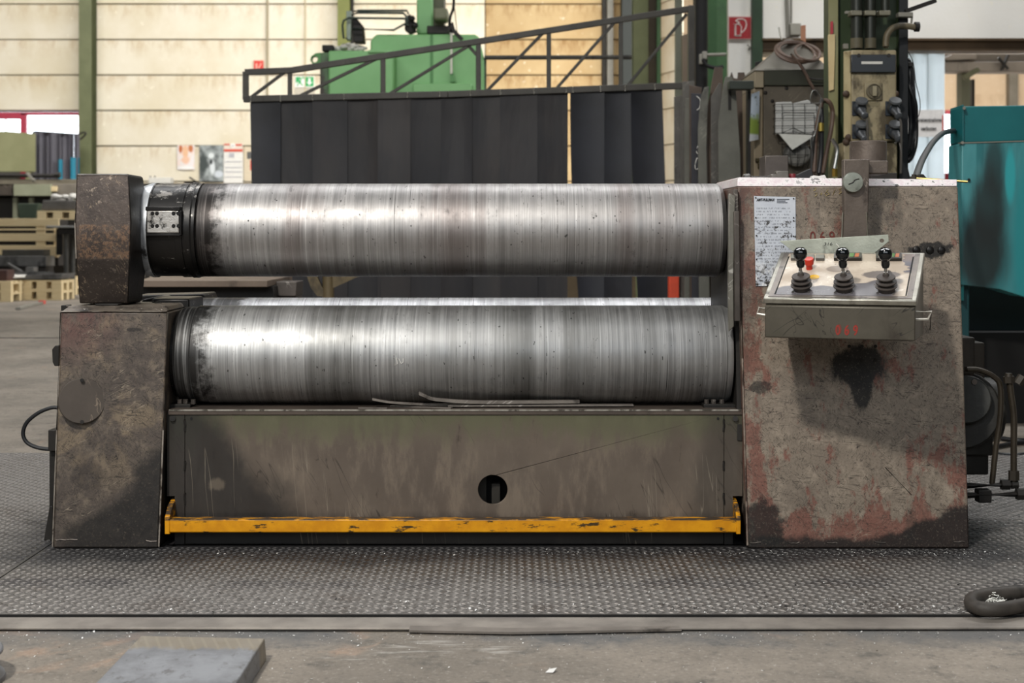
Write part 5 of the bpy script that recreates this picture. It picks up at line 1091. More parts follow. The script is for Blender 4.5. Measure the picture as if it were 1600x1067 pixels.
# pallets
def pallet(px0, px1, Y, z0, label, grp='timber pallets', boards=3, dep=.8):
    xa, xb = X(px0, Y), X(px1, Y); L = xb-xa
    t = thing('pallet', label, 'pallet', ((xa+xb)/2, Y, z0), grp)
    for k in range(3): part(t, 'bottom_board', MB().box(xa, xb, Y+k*(dep-.1)/2, Y+.1+k*(dep-.1)/2, z0, z0+.022), WOOD, .002)
    for i in range(3):
        for k in range(3):
            x_ = xa+(L-.14)*i/2; part(t, 'block', MB().box(x_, x_+.14, Y+k*(dep-.1)/2, Y+.1+k*(dep-.1)/2, z0+.022, z0+.10), WOOD, .002)
        x_ = xa+(L-.14)*i/2; part(t, 'cross_board', MB().box(x_, x_+.14, Y, Y+dep, z0+.10, z0+.12), WOOD, .002)
    for k in range(5): part(t, 'top_board', MB().box(xa, xb, Y+k*(dep-.1)/4, Y+.1+k*(dep-.1)/4, z0+.12, z0+.142), WOOD, .002)
    return z0+.142
def sideboard(x0, y0, x1, y1, Y, dep, par): part(par, 'board', MB().pbox(x0, y0, x1, y1, Y, dep), WOOD, .003)
Yp = 17.5
LOADZ = Z(343.5, 18.4)
cr = thing('slatted_crate', 'timber slatted crate side with dark gaps before the roller bench', 'crate', (X(40, Yp), Yp, FLOORZ))
for y0, y1, xe in ((341.5, 353.5, 92), (357, 360, 86), (364.5, 377, 91), (383, 398, 93)):
    sideboard(-40, y0, xe, y1, Yp, .03, cr)
for x0 in (-20, 56, 84): part(cr, 'upright', MB().pbox(x0, 342, x0+(14 if x0 == 56 else 6), 402, Yp+.03, .05), WOOD, .003)
part(cr, 'inner_load', MB().box(X(-40, Yp), X(88, Yp), Yp+.10, Yp+.58, .45, LOADZ).box(X(-40, Yp), X(122, Yp), Yp+.6, Yp+2.2, .45, LOADZ).box(X(-40, Yp), X(60, Yp), Yp+.10, Yp+2.2, FLOORZ, .45).box(X(-40, 16.7), X(70, 16.7), 16.75, 17.1, FLOORZ, Z(416, 16.7)), plain('crate_dark_load', '#2a2622', .8))
part(cr, 'board', MB().pbox(68, 384, 93, 400, Yp-.02, .03), WOOD, .003)
pallet(58, 122, 18.4, LOADZ, 'pale pallet carrying the white bags behind the grey table')
mb = MB()
for k in range(16): mb.sphere(P(RND.uniform(84, 120), RND.uniform(306, 318), 18.6+RND.uniform(0, .3)), RND.uniform(.03, .06), 8, 5, (1.3, 1, .8))
single('white_bag_heap', 'heap of crumpled white bags on the upper pallet', 'bags', mb, worn('white_plastic_bags', '#c9c7c2', '#b5b2ac', 8, .6), kind='stuff')
single('dark_scrap_tray', 'flat tray of grey scrap under the white bags', 'tray', MB().pprism([(64, 328), (67, 313), (122, 313), (122, 328)], 18.45, .5), worn('scrap_tray', '#4a4744', '#5a5754', 5), .01)
STK = worn('grey_steel_stock', '#5d5c5b', '#6c6b69', 5, .5, .4, '#444342', .55, '#8a8781')
single('dark_plate_stack', 'dark plate stack lying against the crate side', 'plates', MB().pbox(3, 390, 68, 400, 16.72, .3), worn('dark_plate', '#37352f', '#43413c', 5), .003)
single('grey_steel_block', 'long grey steel block with rust patches on low pallets', 'steel block', MB().pbox(-40, 400, 72, 416, 16.7, .4), STK, .006)
single('flat_plates', 'loose grey flat plates on the lowest pallet', 'plates', MB().hexa([P(15, 437, 16.1), P(95, 436, 16.1), P(95, 436, 16.1)+Vector((0, .6, 0)), P(15, 437, 16.1)+Vector((0, .6, 0))], [P(15, 431, 16.1), P(98, 428, 16.1), P(98, 428, 16.1)+Vector((0, .6, 0)), P(15, 431, 16.1)+Vector((0, .6, 0))]), STK, .003)
single('long_flat_plate', 'long thin grey plate lying across the loose flat plates', 'plates', MB().hexa([P(-30, 428, 16.3), P(85, 429, 16.3), P(85, 429, 16.6), P(-30, 428, 16.6)], [P(-30, 424, 16.3), P(85, 425, 16.3), P(85, 425, 16.6), P(-30, 424, 16.6)]), STK, .003)
single('small_steel_block', 'small grey block on top of the long thin plate', 'block', MB().pbox(40, 417, 52, 424.5, 16.3, .2), STK, .003)
single('slanted_rod', 'grey rod slanting against the long steel block', 'rod', MB().bar(P(12, 412, 16.6), P(34, 425, 16.35), .035, .035), STK)
single('paper_sheet', 'white paper sheet on the loose flat plates', 'paper', MB().hexa([P(14, 435, 15.95), P(38, 434, 15.95), P(41, 431, 16.25), P(18, 431, 16.25)], [P(14, 433, 15.95), P(38, 432, 15.95), P(41, 429, 16.25), P(18, 429, 16.25)]), PAPER)
zl = pallet(34, 96, 16.1, FLOORZ, 'lowest pallet below the loose flat plates', dep=.6); pallet(34, 96, 16.1, zl+.001, 'second pallet of two directly below the loose flat plates', dep=.6)
zl = pallet(-34, 17, 15.6, FLOORZ, 'lowest pallet at the left frame edge'); zl = pallet(-34, 17, 15.6, zl+.001, 'upper pallet of two at the left frame edge')
single('red_brown_box', 'small dark red brown crate at the left frame edge', 'crate', MB().box(X(-14, 15.7), X(11, 15.7), 15.7, 16.0, zl, Z(422, 15.7)), worn('red_brown_crate', '#3b2623', '#4a302b', 5), .006)
zl = pallet(74, 118, 17.95, FLOORZ, 'lowest pallet of two on the floor behind the table leg', dep=.7)
pallet(74, 118, 17.95, zl+.001, 'second pallet up behind the table leg', dep=.7)
ta = thing('grey_table', 'round legged grey steel table left of the machine', 'table', (X(105, 16.85), 17.0, FLOORZ))
part(ta, 'table_top', MB().prism_z([(X(72, 16.55), 16.55), (X(160, 16.55), 16.55), (X(160, 16.55), 17.4), (X(90, 17.4), 17.4)], Z(355.5, 16.55), Z(352.5, 16.55)), worn('table_grey', '#8a8a89', '#979795', 4, .45, .2), .004)
part(ta, 'apron', MB().box(X(92, 16.75), X(150, 16.75), 16.7, 17.3, Z(366, 16.75), Z(356, 16.75)), DARK)
part(ta, 'apron_panel', MB().box(X(91, 17.4), X(101, 17.4), 17.3, 17.4, Z(398, 17.4), Z(357, 17.4)), DARK)
for px, yy in ((103.5, 16.85), (113.5, 17.25), (150, 16.85)):
    part(ta, 'leg', MB().cyl((X(px, yy), yy, FLOORZ), (X(px, yy), yy, Z(360, 16.75)), .036, seg=12), worn('dark_leg', '#3b3a37', '#474642', 5))
rb = thing('tipped_bar', 'grey floor bar with a red painted tip before the low pallets', 'bar', P(55, 466, 13.5))
a_, b_ = P(28, 482, GY(482, FLOORZ+.02)), P(64, 473, GY(473, FLOORZ+.02))
part(rb, 'bar', MB().bar(a_, b_, .06, .03), GREYST); part(rb, 'tip', MB().bar(b_, b_+(b_-a_).normalized()*.16, .07, .05), plain('red_tip_paint', '#c8473d', .5), 0, 'red painted tip')
# ================================================================ HOODED CABINET WITH BASKET
HC = 4.6
CAB = worn('smoky_brown_cabinet', '#4d463c', '#5a5246', 4, .55, .2, '#332e27', .52, '#6a6153')
cb = thing('hooded_cabinet', 'brown steel cabinet with a pyramid hood beside the green column', 'cabinet', (X(1240, HC), HC+.3, FLOORZ))
part(cb, 'body', MB().box(X(1193, HC), X(1297, HC), HC, HC+.7, FLOORZ, Z(134, HC)), CAB, .006)
part(cb, 'side_panel', MB().box(X(1179, HC), X(1193, HC), HC+.02, HC+.7, FLOORZ, Z(137, HC)), worn('tan_cabinet_side', '#7d705b', '#8a7c66', 3, .55, .1, '#54493a', .55), .006)
part(cb, 'head_band', MB().box(X(1193, HC), X(1297, HC), HC-.02, HC+.7, Z(134, HC), Z(108, HC)), worn('dark_olive_band', '#2b2c22', '#35362a', 4, .5, .2), .004)
part(cb, 'head_band_side', MB().box(X(1179, HC), X(1193, HC), HC-.01, HC+.7, Z(137, HC), Z(110, HC)), worn('tan_band', '#8a7f6a', '#978b75', 3), .004)
hb = [P(1179, 110, HC-.03), P(1297, 108, HC-.03)]; hb += [hb[1]+Vector((0, .75, 0)), hb[0]+Vector((0, .75, 0))]
ht = [P(1216, 76, HC+.25), P(1262, 76, HC+.25)]; ht += [ht[1]+Vector((0, .2, 0)), ht[0]+Vector((0, .2, 0))]
part(cb, 'hood', MB().hexa(hb, ht), worn('grey_hood', '#605c54', '#6f6b62', 3, .45, .3, '#464239', .55), .004)
part(cb, 'flue', MB().hexa(ht, [P(1226, 62, HC+.3), P(1236, 60, HC+.3), P(1244, 66, HC+.4), P(1226, 66, HC+.4)]), CAB)
for px, py in ((1196, 145), (1194, 133), (1229, 138), (1207, 158)):
    part(cb, 'bolt', MB().sphere(P(px, py, HC), .012, 8, 5), DARK)
part(cb, 'padlock', MB().pbox(1181, 247, 1191, 253, HC-.01, .03).pbox(1185, 253, 1189, 263, HC-.02, .03), worn('black_brass', '#2c281e', '#4b4023', 8, .4, .5), .003)
# coil of brown cable over the hood
HOSEB = worn('brown_rubber_cable', '#4b3a31', '#594639', 12, .55, 0, '#33271f', .57)
co = thing('cable_coil', 'loose coil of brown cable hung over the cabinet hood', 'cable', P(1250, 95, HC-.05))
for k in range(5):
    cx, cy, rx, ry, tl = 1247+RND.uniform(-5, 5), 78+RND.uniform(-5, 5), 33+RND.uniform(-5, 3), 12+RND.uniform(-2, 4), .20+RND.uniform(-.06, .08)
    if k == 4: cx, cy, rx, ry = 1262, 82, 20, 12
    pts = []
    for i in range(14):
        a = 2*PI*i/14; x = rx*math.cos(a); y = ry*math.sin(a)
        pts.append(P(cx+x*math.cos(tl)-y*math.sin(tl), cy+x*math.sin(tl)+y*math.cos(tl), HC+.10-.18*math.sin(a)))
    part(co, 'loop', MB().tube(spline(pts, 3, True), .008, 8, True), HOSEB)
part(co, 'tail', MB().tube(spline([P(x, y, HC-.08) for x, y in ((1236, 84), (1246, 96), (1257, 112), (1265, 128), (1272, 140))], 4), .009, 8), HOSEB)
part(co, 'tail', MB().tube(spline([P(x, y, HC-.07) for x, y in ((1240, 88), (1254, 104), (1264, 121), (1280, 124), (1294, 124))], 4), .005, 8), plain('thin_black_cable', '#24211f', .5))
part(co, 'stub', MB().tube([P(1217, 43, HC+.3), P(1219, 56, HC+.25), P(1222, 62, HC+.2)], .006, 6), GREYST)
# wire basket with papers
WIRE = plain('black_wire', '#1b1a19', .45, .3)
wbk = thing('wire_basket', 'black wire basket full of papers on the cabinet front', 'basket', P(1240, 262, HC-.1))
yf = HC-.14
for y in (163, 173, 185, 197, 208): part(wbk, 'wire', MB().tube([P(1208, y+ (2 if y < 170 else 0), HC-.01), P(1210, y, yf), P(1276, y-1, yf), P(1279, y, HC-.01)], .0022, 6), WIRE)
for x in (1210, 1222, 1239, 1257, 1276): part(wbk, 'wire', MB().tube([P(x, 162, yf), P(x, 209, yf), P(x, 211, HC-.01)], .0022, 6), WIRE)
part(wbk, 'frame_wire', MB().tube([P(1222, 208, yf-.004), P(1222, 178, yf-.004), P(1225, 176, yf-.004), P(1272, 177, yf-.004), P(1273, 208, yf-.004)], .003, 6), WIRE)
part(wbk, 'frame_wire', MB().tube([P(1222, 208, yf-.004), P(1239, 200, yf-.006), P(1257, 208, yf-.004)], .003, 6), WIRE)
pp_ = thing('paper_bundle', 'bundle of white papers stuffed in the wire basket', 'papers', P(1242, 210, HC-.08))
PW = worn('creased_white_paper', '#c4c4c1', '#b5b5b2', 10, .75, 0, '#9a9997', .6)
mb = MB(); mb.loft([P(x, y, HC-.11) for x, y in ((1211, 209), (1212, 160), (1236, 159), (1238, 162), (1262, 156), (1280, 168), (1276, 209))], [P(x, y, HC-.04) for x, y in ((1211, 209), (1212, 160), (1236, 159), (1238, 162), (1262, 156), (1280, 168), (1276, 209))])
part(pp_, 'sheets', mb, PW, .002)
part(pp_, 'folded_sheet', MB().pprism([(1217, 209), (1275, 211), (1262, 219), (1238, 234), (1228, 222)], yf-.02, .006), plain('clean_white_paper', '#cfcfc9', .8))
lw = thing('lower_basket', 'lower round wire basket with crumpled sheet inside', 'basket', P(1242, 262, HC-.1))
part(lw, 'crumpled_sheet', MB().sphere(P(1245, 240, HC-.06), .075, 16, 10, (1.1, .5, 1.05)), worn('grey_crumpled_film', '#5e5d5a', '#807f7b', 14, .5, 0, '#3a3937', .5))
for x in (1222, 1234, 1246, 1258, 1268): part(lw, 'wire', MB().tube(spline([P(x, 213, yf), P(x+.5, 240, yf-.01), P(1245+(x-1245)*.7, 262, HC-.06)], 4), .0022, 6), WIRE)
for y, r in ((226, 24), (242, 22), (256, 16)): part(lw, 'wire', MB().tube(spline([P(1245+r*math.cos(a), y, HC-.02-.11*abs(math.sin(a))) for a in [PI*k/8 for k in range(9)]], 2), .0022, 6), WIRE)
# magazine page taped to the cabinet's left edge
pm = M('garden_print', .5); v = pm.pos(); nz = pm.noise(v, 20, 4); z_ = pm.sep(v)[2]
c = pm.mix(pm.rng(pm.math('ADD', z_, pm.math('MULTIPLY', pm.math('SUBTRACT', nz, .5), .12)), Z(190, HC), Z(176, HC)), '#8fa54c', '#c3cfdc'); c = pm.mix(pm.rng(nz, .60, .68), c, '#4d5a3a')
c = pm.mix(pm.rng(z_, Z(209, HC), Z(213, HC)), c, '#d7dade')
pt = thing('picture_calendar', 'picture sheet with green garden photo taped to the cabinet edge', 'picture', P(1178, 220, HC-.05))
q4 = [P(1171, 221, HC-.10), P(1185, 218, HC-.04), P(1187, 142, HC-.04), P(1174, 147, HC-.10)]
part(pt, 'sheet', MB().loft(q4, [p+Vector((.001, .004, 0)) for p in q4]), pm.done(c))
# hoses and hook hanging at the column
HK = .0
hh = thing('hanging_hoses', 'brown and black hoses with a chrome torch hanging on a wire hook at the column', 'hoses', P(1282, 270, 2.9))
for pts, r, mt in (([(1272, 275), (1274, 230), (1276, 200), (1282, 170), (1286, 156)], .011, HOSEB), ([(1279, 275), (1283, 240), (1284, 190), (1283, 162), (1286, 155)], .013, plain('black_hose', '#1f1f22', .5)), ([(1285, 275), (1291, 240), (1299, 200), (1301, 175), (1296, 160), (1288, 156)], .012, HOSEB), ([(1268, 273), (1270, 225), (1273, 205)], .011, plain('dark_hose', '#2b2927', .5))):
    part(hh, 'hose', MB().tube(spline([P(x, y, 2.86+.01*(x % 3)) for x, y in pts], 5), r*.9, 10), mt)
part(hh, 'hook_bolt', MB().cyl((X(1284, 2.82), 2.81, Z(158, 2.82)), (X(1300, 2.995), 2.995, Z(158, 2.82)), .006, seg=8), DARK)
part(hh, 'wire_hook', MB().tube(spline([P(x, y, 2.82) for x, y in ((1268, 236), (1267, 215), (1274, 208), (1283, 160), (1277, 143), (1269, 143), (1267, 160), (1281, 161))], 4), .0028, 6), CHR)
part(hh, 'torch_body', MB().tube(spline([P(x, y, 2.82) for x, y in ((1303, 266), (1307, 245), (1308, 232), (1303, 222), (1300, 217))], 5), .010, 10), CHR)
part(hh, 'brass_nut', MB().cyl(P(1304, 276, 2.82), P(1304, 264, 2.82), .014, seg=6), plain('bright_brass', '#a8873e', .3, .8))
part(hh, 'valve', MB().cyl(P(1283, 205, 2.85), P(1283, 192, 2.85), .014, seg=8), plain('yellow_brass', '#93803e', .35, .7))

# ================================================================ GREEN COLUMN WITH SOCKET BOX
KY = 3.0
COLG = worn('olive_column_face', '#7a7852', '#858360', 4, .5, 0, '#5c5b3e', .56); COLD = worn('column_green', '#2a3620', '#344229', 4, .5, 0, '#1d2418', .55)
kx = lambda px, dy=0: X(px, KY+dy)
co_ = struct('column_5', MB().prism_z([(kx(1295), KY), (kx(1308), KY), (kx(1308), KY+.04), (kx(1318), KY+.045), (kx(1405), KY+.045), (kx(1405), KY), (kx(1418), KY), (kx(1418), KY+.12), (kx(1295), KY+.12)], FLOORZ, 9), COLD, .004)
part(co_, 'column_flange', MB().box(kx(1294), kx(1309), KY-.01, KY-.001, FLOORZ, 9), COLG, .002)
part(co_, 'column_flange', MB().box(kx(1404), kx(1418), KY-.012, KY-.001, FLOORZ, 9), worn('black_column_edge', '#15171a', '#1d1f22', 4), .002)
part(co_, 'timber_strip', MB().pprism([(1294.5, 54), (1305, 53), (1305, 75), (1303, 140), (1296, 142)], KY-.03, .02), worn('pale_timber', '#c9b68c', '#b9a47a', 6, .7), .002)
part(co_, 'red_tag', MB().pprism([(1298, 34), (1301.5, 33), (1302, 52), (1298, 54)], KY-.03, .01), plain('red_tag', '#a3303a', .5))
part(co_, 'pink_tag', MB().pprism([(1252, 40), (1259, 39), (1259, 66), (1252, 62)], HC+.5, .02), plain('pink_plaque', '#b98468', .6))
BX = KY-.16
BOXM = worn('dirty_cream_enclosure', '#85795d', '#9d9072', 9, .45, .05, '#4b412e', .46, '#3b3324', .2)
sb = thing('socket_box', 'grimy cream power socket box bolted to the green column', 'socket box', P(1360, 250, BX))
part(sb, 'enclosure', MB().pbox(1330, 78, 1401, 221, BX, .14), BOXM, .008)
part(sb, 'enclosure_side', MB().hexa([P(1318, 215, BX+.05), P(1331, 219, BX+.005), P(1331, 219, BX+.13), P(1318, 215, BX+.13)], [P(1318, 80, BX+.05), P(1331, 79, BX+.005), P(1331, 79, BX+.13), P(1318, 80, BX+.13)]), worn('lighter_cream_side', '#b3a682', '#a69975', 6, .45, 0, '#6b5c3f', .58), .004)
part(sb, 'lower_box', MB().pbox(1318, 222, 1402, 276, BX+.02, .14), BOXM, .006)
wn = part(sb, 'fuse_window', MB().pbox(1330, 85, 1400, 113, BX-.025, .03), plain('dark_fuse_window', '#23262a', .3), .003)
part(wn, 'fuse_label', MB().pbox(1346, 96, 1379, 100, BX-.027, .003), plain('white_label', '#c9c6bf', .6))
for px in (1342, 1389): part(wn, 'window_screw', MB().cyl(P(px, 86.5, BX-.02), P(px, 86.5, BX-.03), .009, seg=10), DARK)
sw = part(sb, 'switch_plate', MB().pbox(1351, 129, 1379, 157, BX-.012, .015), worn('cream_switch_plate', '#857a5f', '#95896c', 8, .4, 0, '#4f4633', .5), .003)
ck = P(1365, 143, BX-.012)
part(sw, 'switch_dial', MB().lathe([(.037, 0), (.037, -.010), (.033, -.0125), (.031, -.007), (.024, -.007), (.022, -.012), (.001, -.0125)], ck, (0, 1, 0), 28), worn('dial_grey', '#544d3d', '#655d4a', 9))
part(sw, 'switch_grip', MB().bar(ck+Vector((0, -.02, -.024)), ck+Vector((0, -.02, .024)), .012, .02), worn('grip_pale', '#9a9179', '#8a8169', 9), .002)
part(sb, 'switch_caption', MB().pbox(1355, 160, 1375, 166, BX-.002, .003), worn('worn_caption', '#7a7056', '#8b8064', 8))
SOCK = plain('grey_socket_lid', '#4d4f51', .45); BLUEG = worn('blue_grey_socket', '#262b31', '#2f353c', 8, .4); PLUG = worn('grey_plug', '#45474a', '#525457', 9, .35, .2)
for px, py, plug in ((1342, 168, 1), (1394, 168, 1), (1342, 204, 1), (1394, 204, 1)):
    c_ = P(px, py, BX)
    s = part(sb, 'socket', MB().lathe([(.030, .0), (.030, .03), (.026, .05)], c_, (0, -1, -.25), 20).box(c_.x-.034, c_.x+.034, BX-.008, BX, c_.z-.04, c_.z+.03), BLUEG, .002)
    part(s, 'socket_lid', MB().lathe([(.030, 0), (.031, .004), (.028, .012), (.001, .014)], c_+Vector((0, -.055, .022)), (0, -.6, .8), 20), SOCK)
    e_ = c_+Vector((.012 if px < 1360 else .012, -.085, -.06))
    part(s, 'plug', MB().lathe([(.021, 0), (.022, .03), (.016, .05), (.0155, .06), (.018, .062), (.017, .072), (.010, .076)], c_+Vector((0, -.03, -.008)), e_-c_, 16), PLUG)
    part(s, 'plug_cable', MB().tube(spline([e_, e_+Vector((.006, -.01, -.05)), Vector((e_.x+.006, e_.y, Z(272, BX)))], 4), .0055, 8), plain('grey_lead', '#4a4641', .5))
for px, py in ((1322, 147), (1399, 147), (1326, 215), (1322, 222)):
    part(sb, 'latch', MB().sphere(P(px, py, BX+.02), .018, 10, 6), worn('rust_latch', '#3a2c22', '#4a392c', 8))
part(sb, 'top_lug', MB().pbox(1318, 68, 1326, 76, BX+.1, .03), GREYST, .002)
CON = worn('dark_green_conduit', '#22251f', '#2c2f28', 5, .45, .2, '#14160f', .56)
cdt = thing('conduit_set', 'three dark conduits clamped to the column above the socket box', 'conduits', P(1360, 76, BX+.05))
for px, r in ((1338.5, .028), (1360, .026), (1383, .022)):
    part(cdt, 'conduit', MB().cyl(P(px, 76 if px < 1370 else 20, BX+.05), Vector((P(px, 70, BX+.05).x, BX+.05, 5)), r, seg=14), CON)
    if px < 1370: part(cdt, 'gland', MB().cyl(P(px, 76, BX+.05), P(px, 60, BX+.05), r+.002, seg=14), worn('ribbed_gland', '#4d4838', '#5b5541', 12))
    part(cdt, 'clamp', MB().pbox(px-9, 16, px+9, 24, BX+.01, .07), worn('grey_clamp', '#6e6a5b', '#7c7867', 9, .45, .3, '#4d493d'), .004)
part(cdt, 'bracket_bar', MB().pbox(1321, 17, 1392, 21, BX+.07, .02), GREYST)
part(cdt, 'side_clamp', MB().pbox(1404, 19, 1427, 26, KY-.07, .05).tube([P(1423, 20, KY-.05), P(1425, 27, KY-.05), P(1424, 36, KY-.05)], .006, 6), GREYST, .002)
part(cdt, 'bent_conduit', MB().tube(spline([P(x, y, BX+.02) for x, y in ((1384, 75), (1385, 58), (1392, 46), (1404, 41), (1420, 41), (1431, 43))], 5), .016, 12), worn('flexible_conduit', '#5b5240', '#6b614c', 20, .5, .1, '#3d3729', .52))
part(cdt, 'conduit_mouth', MB().cyl(P(1429, 42, BX+.02), P(1436, 42, BX+.02), .024, seg=14), DARK)
single('angle_bracket', 'black flat bar bracket slanting out at the column top', 'bracket', MB().bar(P(1414, 18, KY-.02), P(1462, 1, KY-.02), .03, .02), DARK, .002)
cbh = thing('black_cable_bundle', 'bundle of black cables hanging on the right side of the column', 'cables', P(1428, 250, KY+.05))
BKC = plain('black_cable', '#121316', .45)
for pts, r in (([(1418, 92), (1424, 110), (1427, 150), (1431, 190), (1430, 225), (1424, 245), (1418, 252)], .013), ([(1418, 96), (1422, 120), (1424, 170), (1427, 210), (1424, 238), (1417, 246)], .012), ([(1417, 110), (1421, 150), (1423, 200), (1420, 232), (1416, 240)], .012), ([(1416, 104), (1420, 130), (1431, 165), (1429, 210), (1421, 236)], .010)):
    part(cbh, 'cable', MB().tube(spline([P(x, y, KY+.06+RND.uniform(-.03, .03)) for x, y in pts], 5), r, 8), BKC)
part(cbh, 'thin_wire', MB().tube(spline([P(x, y, KY+.02) for x, y in ((1417, 78), (1424, 90), (1428, 105), (1431, 130), (1437, 155), (1437, 175), (1431, 190))], 5), .0022, 5), BKC)
part(cbh, 'cable_hook', MB().pbox(1414, 97, 1427, 104, KY+.02, .05), DARK, .003)
part(cbh, 'drop_cable', MB().tube(spline([P(x, y, KY+.0) for x, y in ((1404, 220), (1412, 245), (1419, 275), (1424, 300))], 4), .008, 8), BKC)
single('thick_cable', 'thick grey cable arching from the teal machine down to the housing', 'cable', MB().tube(spline([P(x, y, Y) for x, y, Y in ((1492, 204, 2.5), (1474, 208, 2.2), (1458, 222, 1.8), (1444, 244, 1.2), (1436, 262, .8), (1430, 281, .45))], 6), .012, 12), plain('grey_thick_cable', '#383b3e', .45))

# ================================================================ TEAL MACHINE AT THE RIGHT
TYm = 2.4
TEAL = worn('teal_machine_paint', '#0f5c60', '#146669', 3, .4, 0, '#105458', .6, '#0d4447'); 
m = M('oil_streaked_teal', .38, 0, .45); v = m.pos(); n = m.noise(m.map(v, (1, 1, .25)), 6, 5, .65); n2 = m.noise(v, 3, 4)
c = m.mix(m.rng(n, .35, .65), '#4a8f93', '#357d81'); c = m.mix(m.rng(m.noise(m.map(v, (1, 1, .1)), 14, 4), .56, .68), c, '#2c7074')
def tb_(cx, cy, rx, ry, col, amp=.9, soft=.35, al=1):
    global c
    q_ = P(cx, cy, TYm); c = m.mix(m.math('MULTIPLY', m.blob(v, (q_.x, q_.y, q_.z), (rx*.0029, 9, ry*.0029), n, amp, soft), al), c, col)
tb_(1551, 260, 15, 45, '#1f3030', 1.9, .6, .85); tb_(1545, 330, 25, 60, '#222a29', 1.6, .5, .92); tb_(1530, 400, 42, 62, '#1f2524', 1.2, .45, .95); tb_(1575, 275, 8, 42, '#2fa0a5', .5, .3, .9); tb_(1600, 380, 20, 120, '#1e8488', .6, .4, .8)
STREAK = m.done(c)
tm = thing('teal_machine', 'teal painted press with oil streaks at the right frame edge', 'machine', (X(1600, TYm), TYm+.6, FLOORZ))
part(tm, 'side_frame', MB().hexa([P(1505, 470, TYm-.02), P(1506, 470, TYm-.02), Vector((X(1506, TYm), TYm+.18, Z(470, TYm))), Vector((X(1505, TYm), TYm+.18, Z(470, TYm)))], [P(1504, 164, TYm-.02), P(1506, 163, TYm-.02), Vector((X(1506, TYm), TYm+.18, Z(164, TYm))), Vector((X(1504, TYm), TYm+.18, Z(164, TYm)))]), TEAL, .01)
part(tm, 'upper_panel', MB().pprism([(1502, 166), (1760, 162), (1760, 216), (1502, 223)], TYm, .17), TEAL, .006)
part(tm, 'lower_panel', MB().pprism([(1503, 224), (1760, 216), (1760, 470), (1600, 464), (1562, 452), (1502, 445)], TYm-.03, .2), STREAK, .004)
part(tm, 'panel_edge', MB().pprism([(1500, 222.5), (1760, 215), (1760, 216.5), (1500, 224.3)], TYm-.035, .03), plain('bare_panel_edge', '#8a877c', .4, .4))
for px, py in ((1506.5, 169), (1504, 223), (1514, 281)): part(tm, 'panel_screw', MB().cyl(P(px, py, TYm-.001), P(px, py, TYm-.045), .007, seg=10), BLACK if py > 250 else GREYST)
part(tm, 'cable_gland', MB().cyl(P(1505, 203, TYm+.09), P(1497, 203, TYm+.09), .022, seg=14), DARK)
part(tm, 'cable_gland', MB().cyl(P(1505, 196, TYm+.03), P(1502, 196, TYm+.03), .02, .02, 12), DARK)
part(tm, 'rear_body', MB().box(X(1494, TYm+.6), X(1800, TYm+.6), TYm+.6, TYm+1.4, FLOORZ+.08, Z(440, TYm+.6)), worn('shade_black_teal', '#0f2022', '#132a2c', 4, .5), .006)  # near-black colour stands in for the shaded opening of the press
part(tm, 'inner_leg', MB().pbox(1502, 372, 1515, 540, TYm+.05, .3), worn('dark_teal', '#10393c', '#144448', 4, .5), .006)
part(tm, 'pedestal', MB().box(X(1500, TYm+.4), X(1800, TYm+.4), TYm+.42, TYm+.6, FLOORZ, Z(520, TYm+.4)), BLACK)  # black here also paints in the shade below the press
dh = thing('floor_cable', 'dark cables trailing on the floor behind the hydraulic pipes', 'cable', P(1580, 690, 1.9))
for pts in (((1530, 700), (1560, 697), (1590, 692), (1640, 690)), ((1545, 706), (1580, 712), (1640, 704)), ((1560, 684), (1600, 688), (1650, 680))):
    part(dh, 'cable', MB().tube(spline([P(x, y, GY(y, FLOORZ+.012)) for x, y in pts], 5), .010, 8), BKC)

# ================================================================ SIDE HALL
fs = thing('fire_extinguisher_sign', 'large red sign with a white extinguisher outline on the white pier', 'sign', P(1156, 62, PY_-.03))
Yg = PY_-.03
flatquads(fs, 'border', [[(1138, 25.5), (1174.5, 25.5), (1174.5, 61.5), (1138, 61.5)]], Yg, plain('sign_border', '#d8b9b2', .5), .02)
flatquads(fs, 'board', [[(1139.3, 26.8), (1173.2, 26.8), (1173.2, 60.2), (1139.3, 60.2)]], Yg-.004, plain('extinguisher_red', '#a3262b', .45), .01)
LINE = plain('sign_line', '#e0cdc6', .5)
part(fs, 'pictogram', MB().tube([P(x, y, Yg-.006) for x, y in ((1148.5, 39), (1148.5, 56.5), (1157.5, 56.5), (1157.5, 52), (1158.5, 42), (1156, 38), (1151, 37.5), (1148.5, 39.5))], .006, 6).tube(spline([P(x, y, Yg-.006) for x, y in ((1157.5, 52), (1163, 47), (1166, 40), (1165, 33), (1160, 30), (1153, 30.5), (1150, 33), (1155, 35), (1152, 37.5))], 4), .007, 6).tube([P(1148.5, 55.5, Yg-.006), P(1157, 55.5, Yg-.006)], .009, 6).tube([P(1146.5, 37, Yg-.006), P(1150, 39, Yg-.006)], .006, 6), LINE)
part(fs, 'cylinder_band', MB().pprism([(1147.6, 40), (1150.4, 40), (1150.4, 56), (1147.6, 56)], Yg-.008, .004), LINE)
part(wp, 'wall_hook', MB().tube([P(1168, 70, PY_-.02), P(1172, 74, PY_-.05), P(1170, 78, PY_-.02)], .01, 6), GREYST)
jb = thing('wall_conduit', 'grey conduit with junction box on the white wall behind the hood', 'conduit', P(1235, 57, PY_-.03))
part(jb, 'pipe', MB().cyl(P(1228, -30, PY_-.03), P(1231, 58, PY_-.03), .018, seg=8).cyl(P(1236, -30, PY_-.03), P(1236, 58, PY_-.03), .01, seg=8), GREYST)
part(jb, 'junction_box', MB().pbox(1235, 36, 1252, 55, PY_-.08, .08), worn('grey_junction_box', '#8f8b80', '#9a968b', 4), .01)
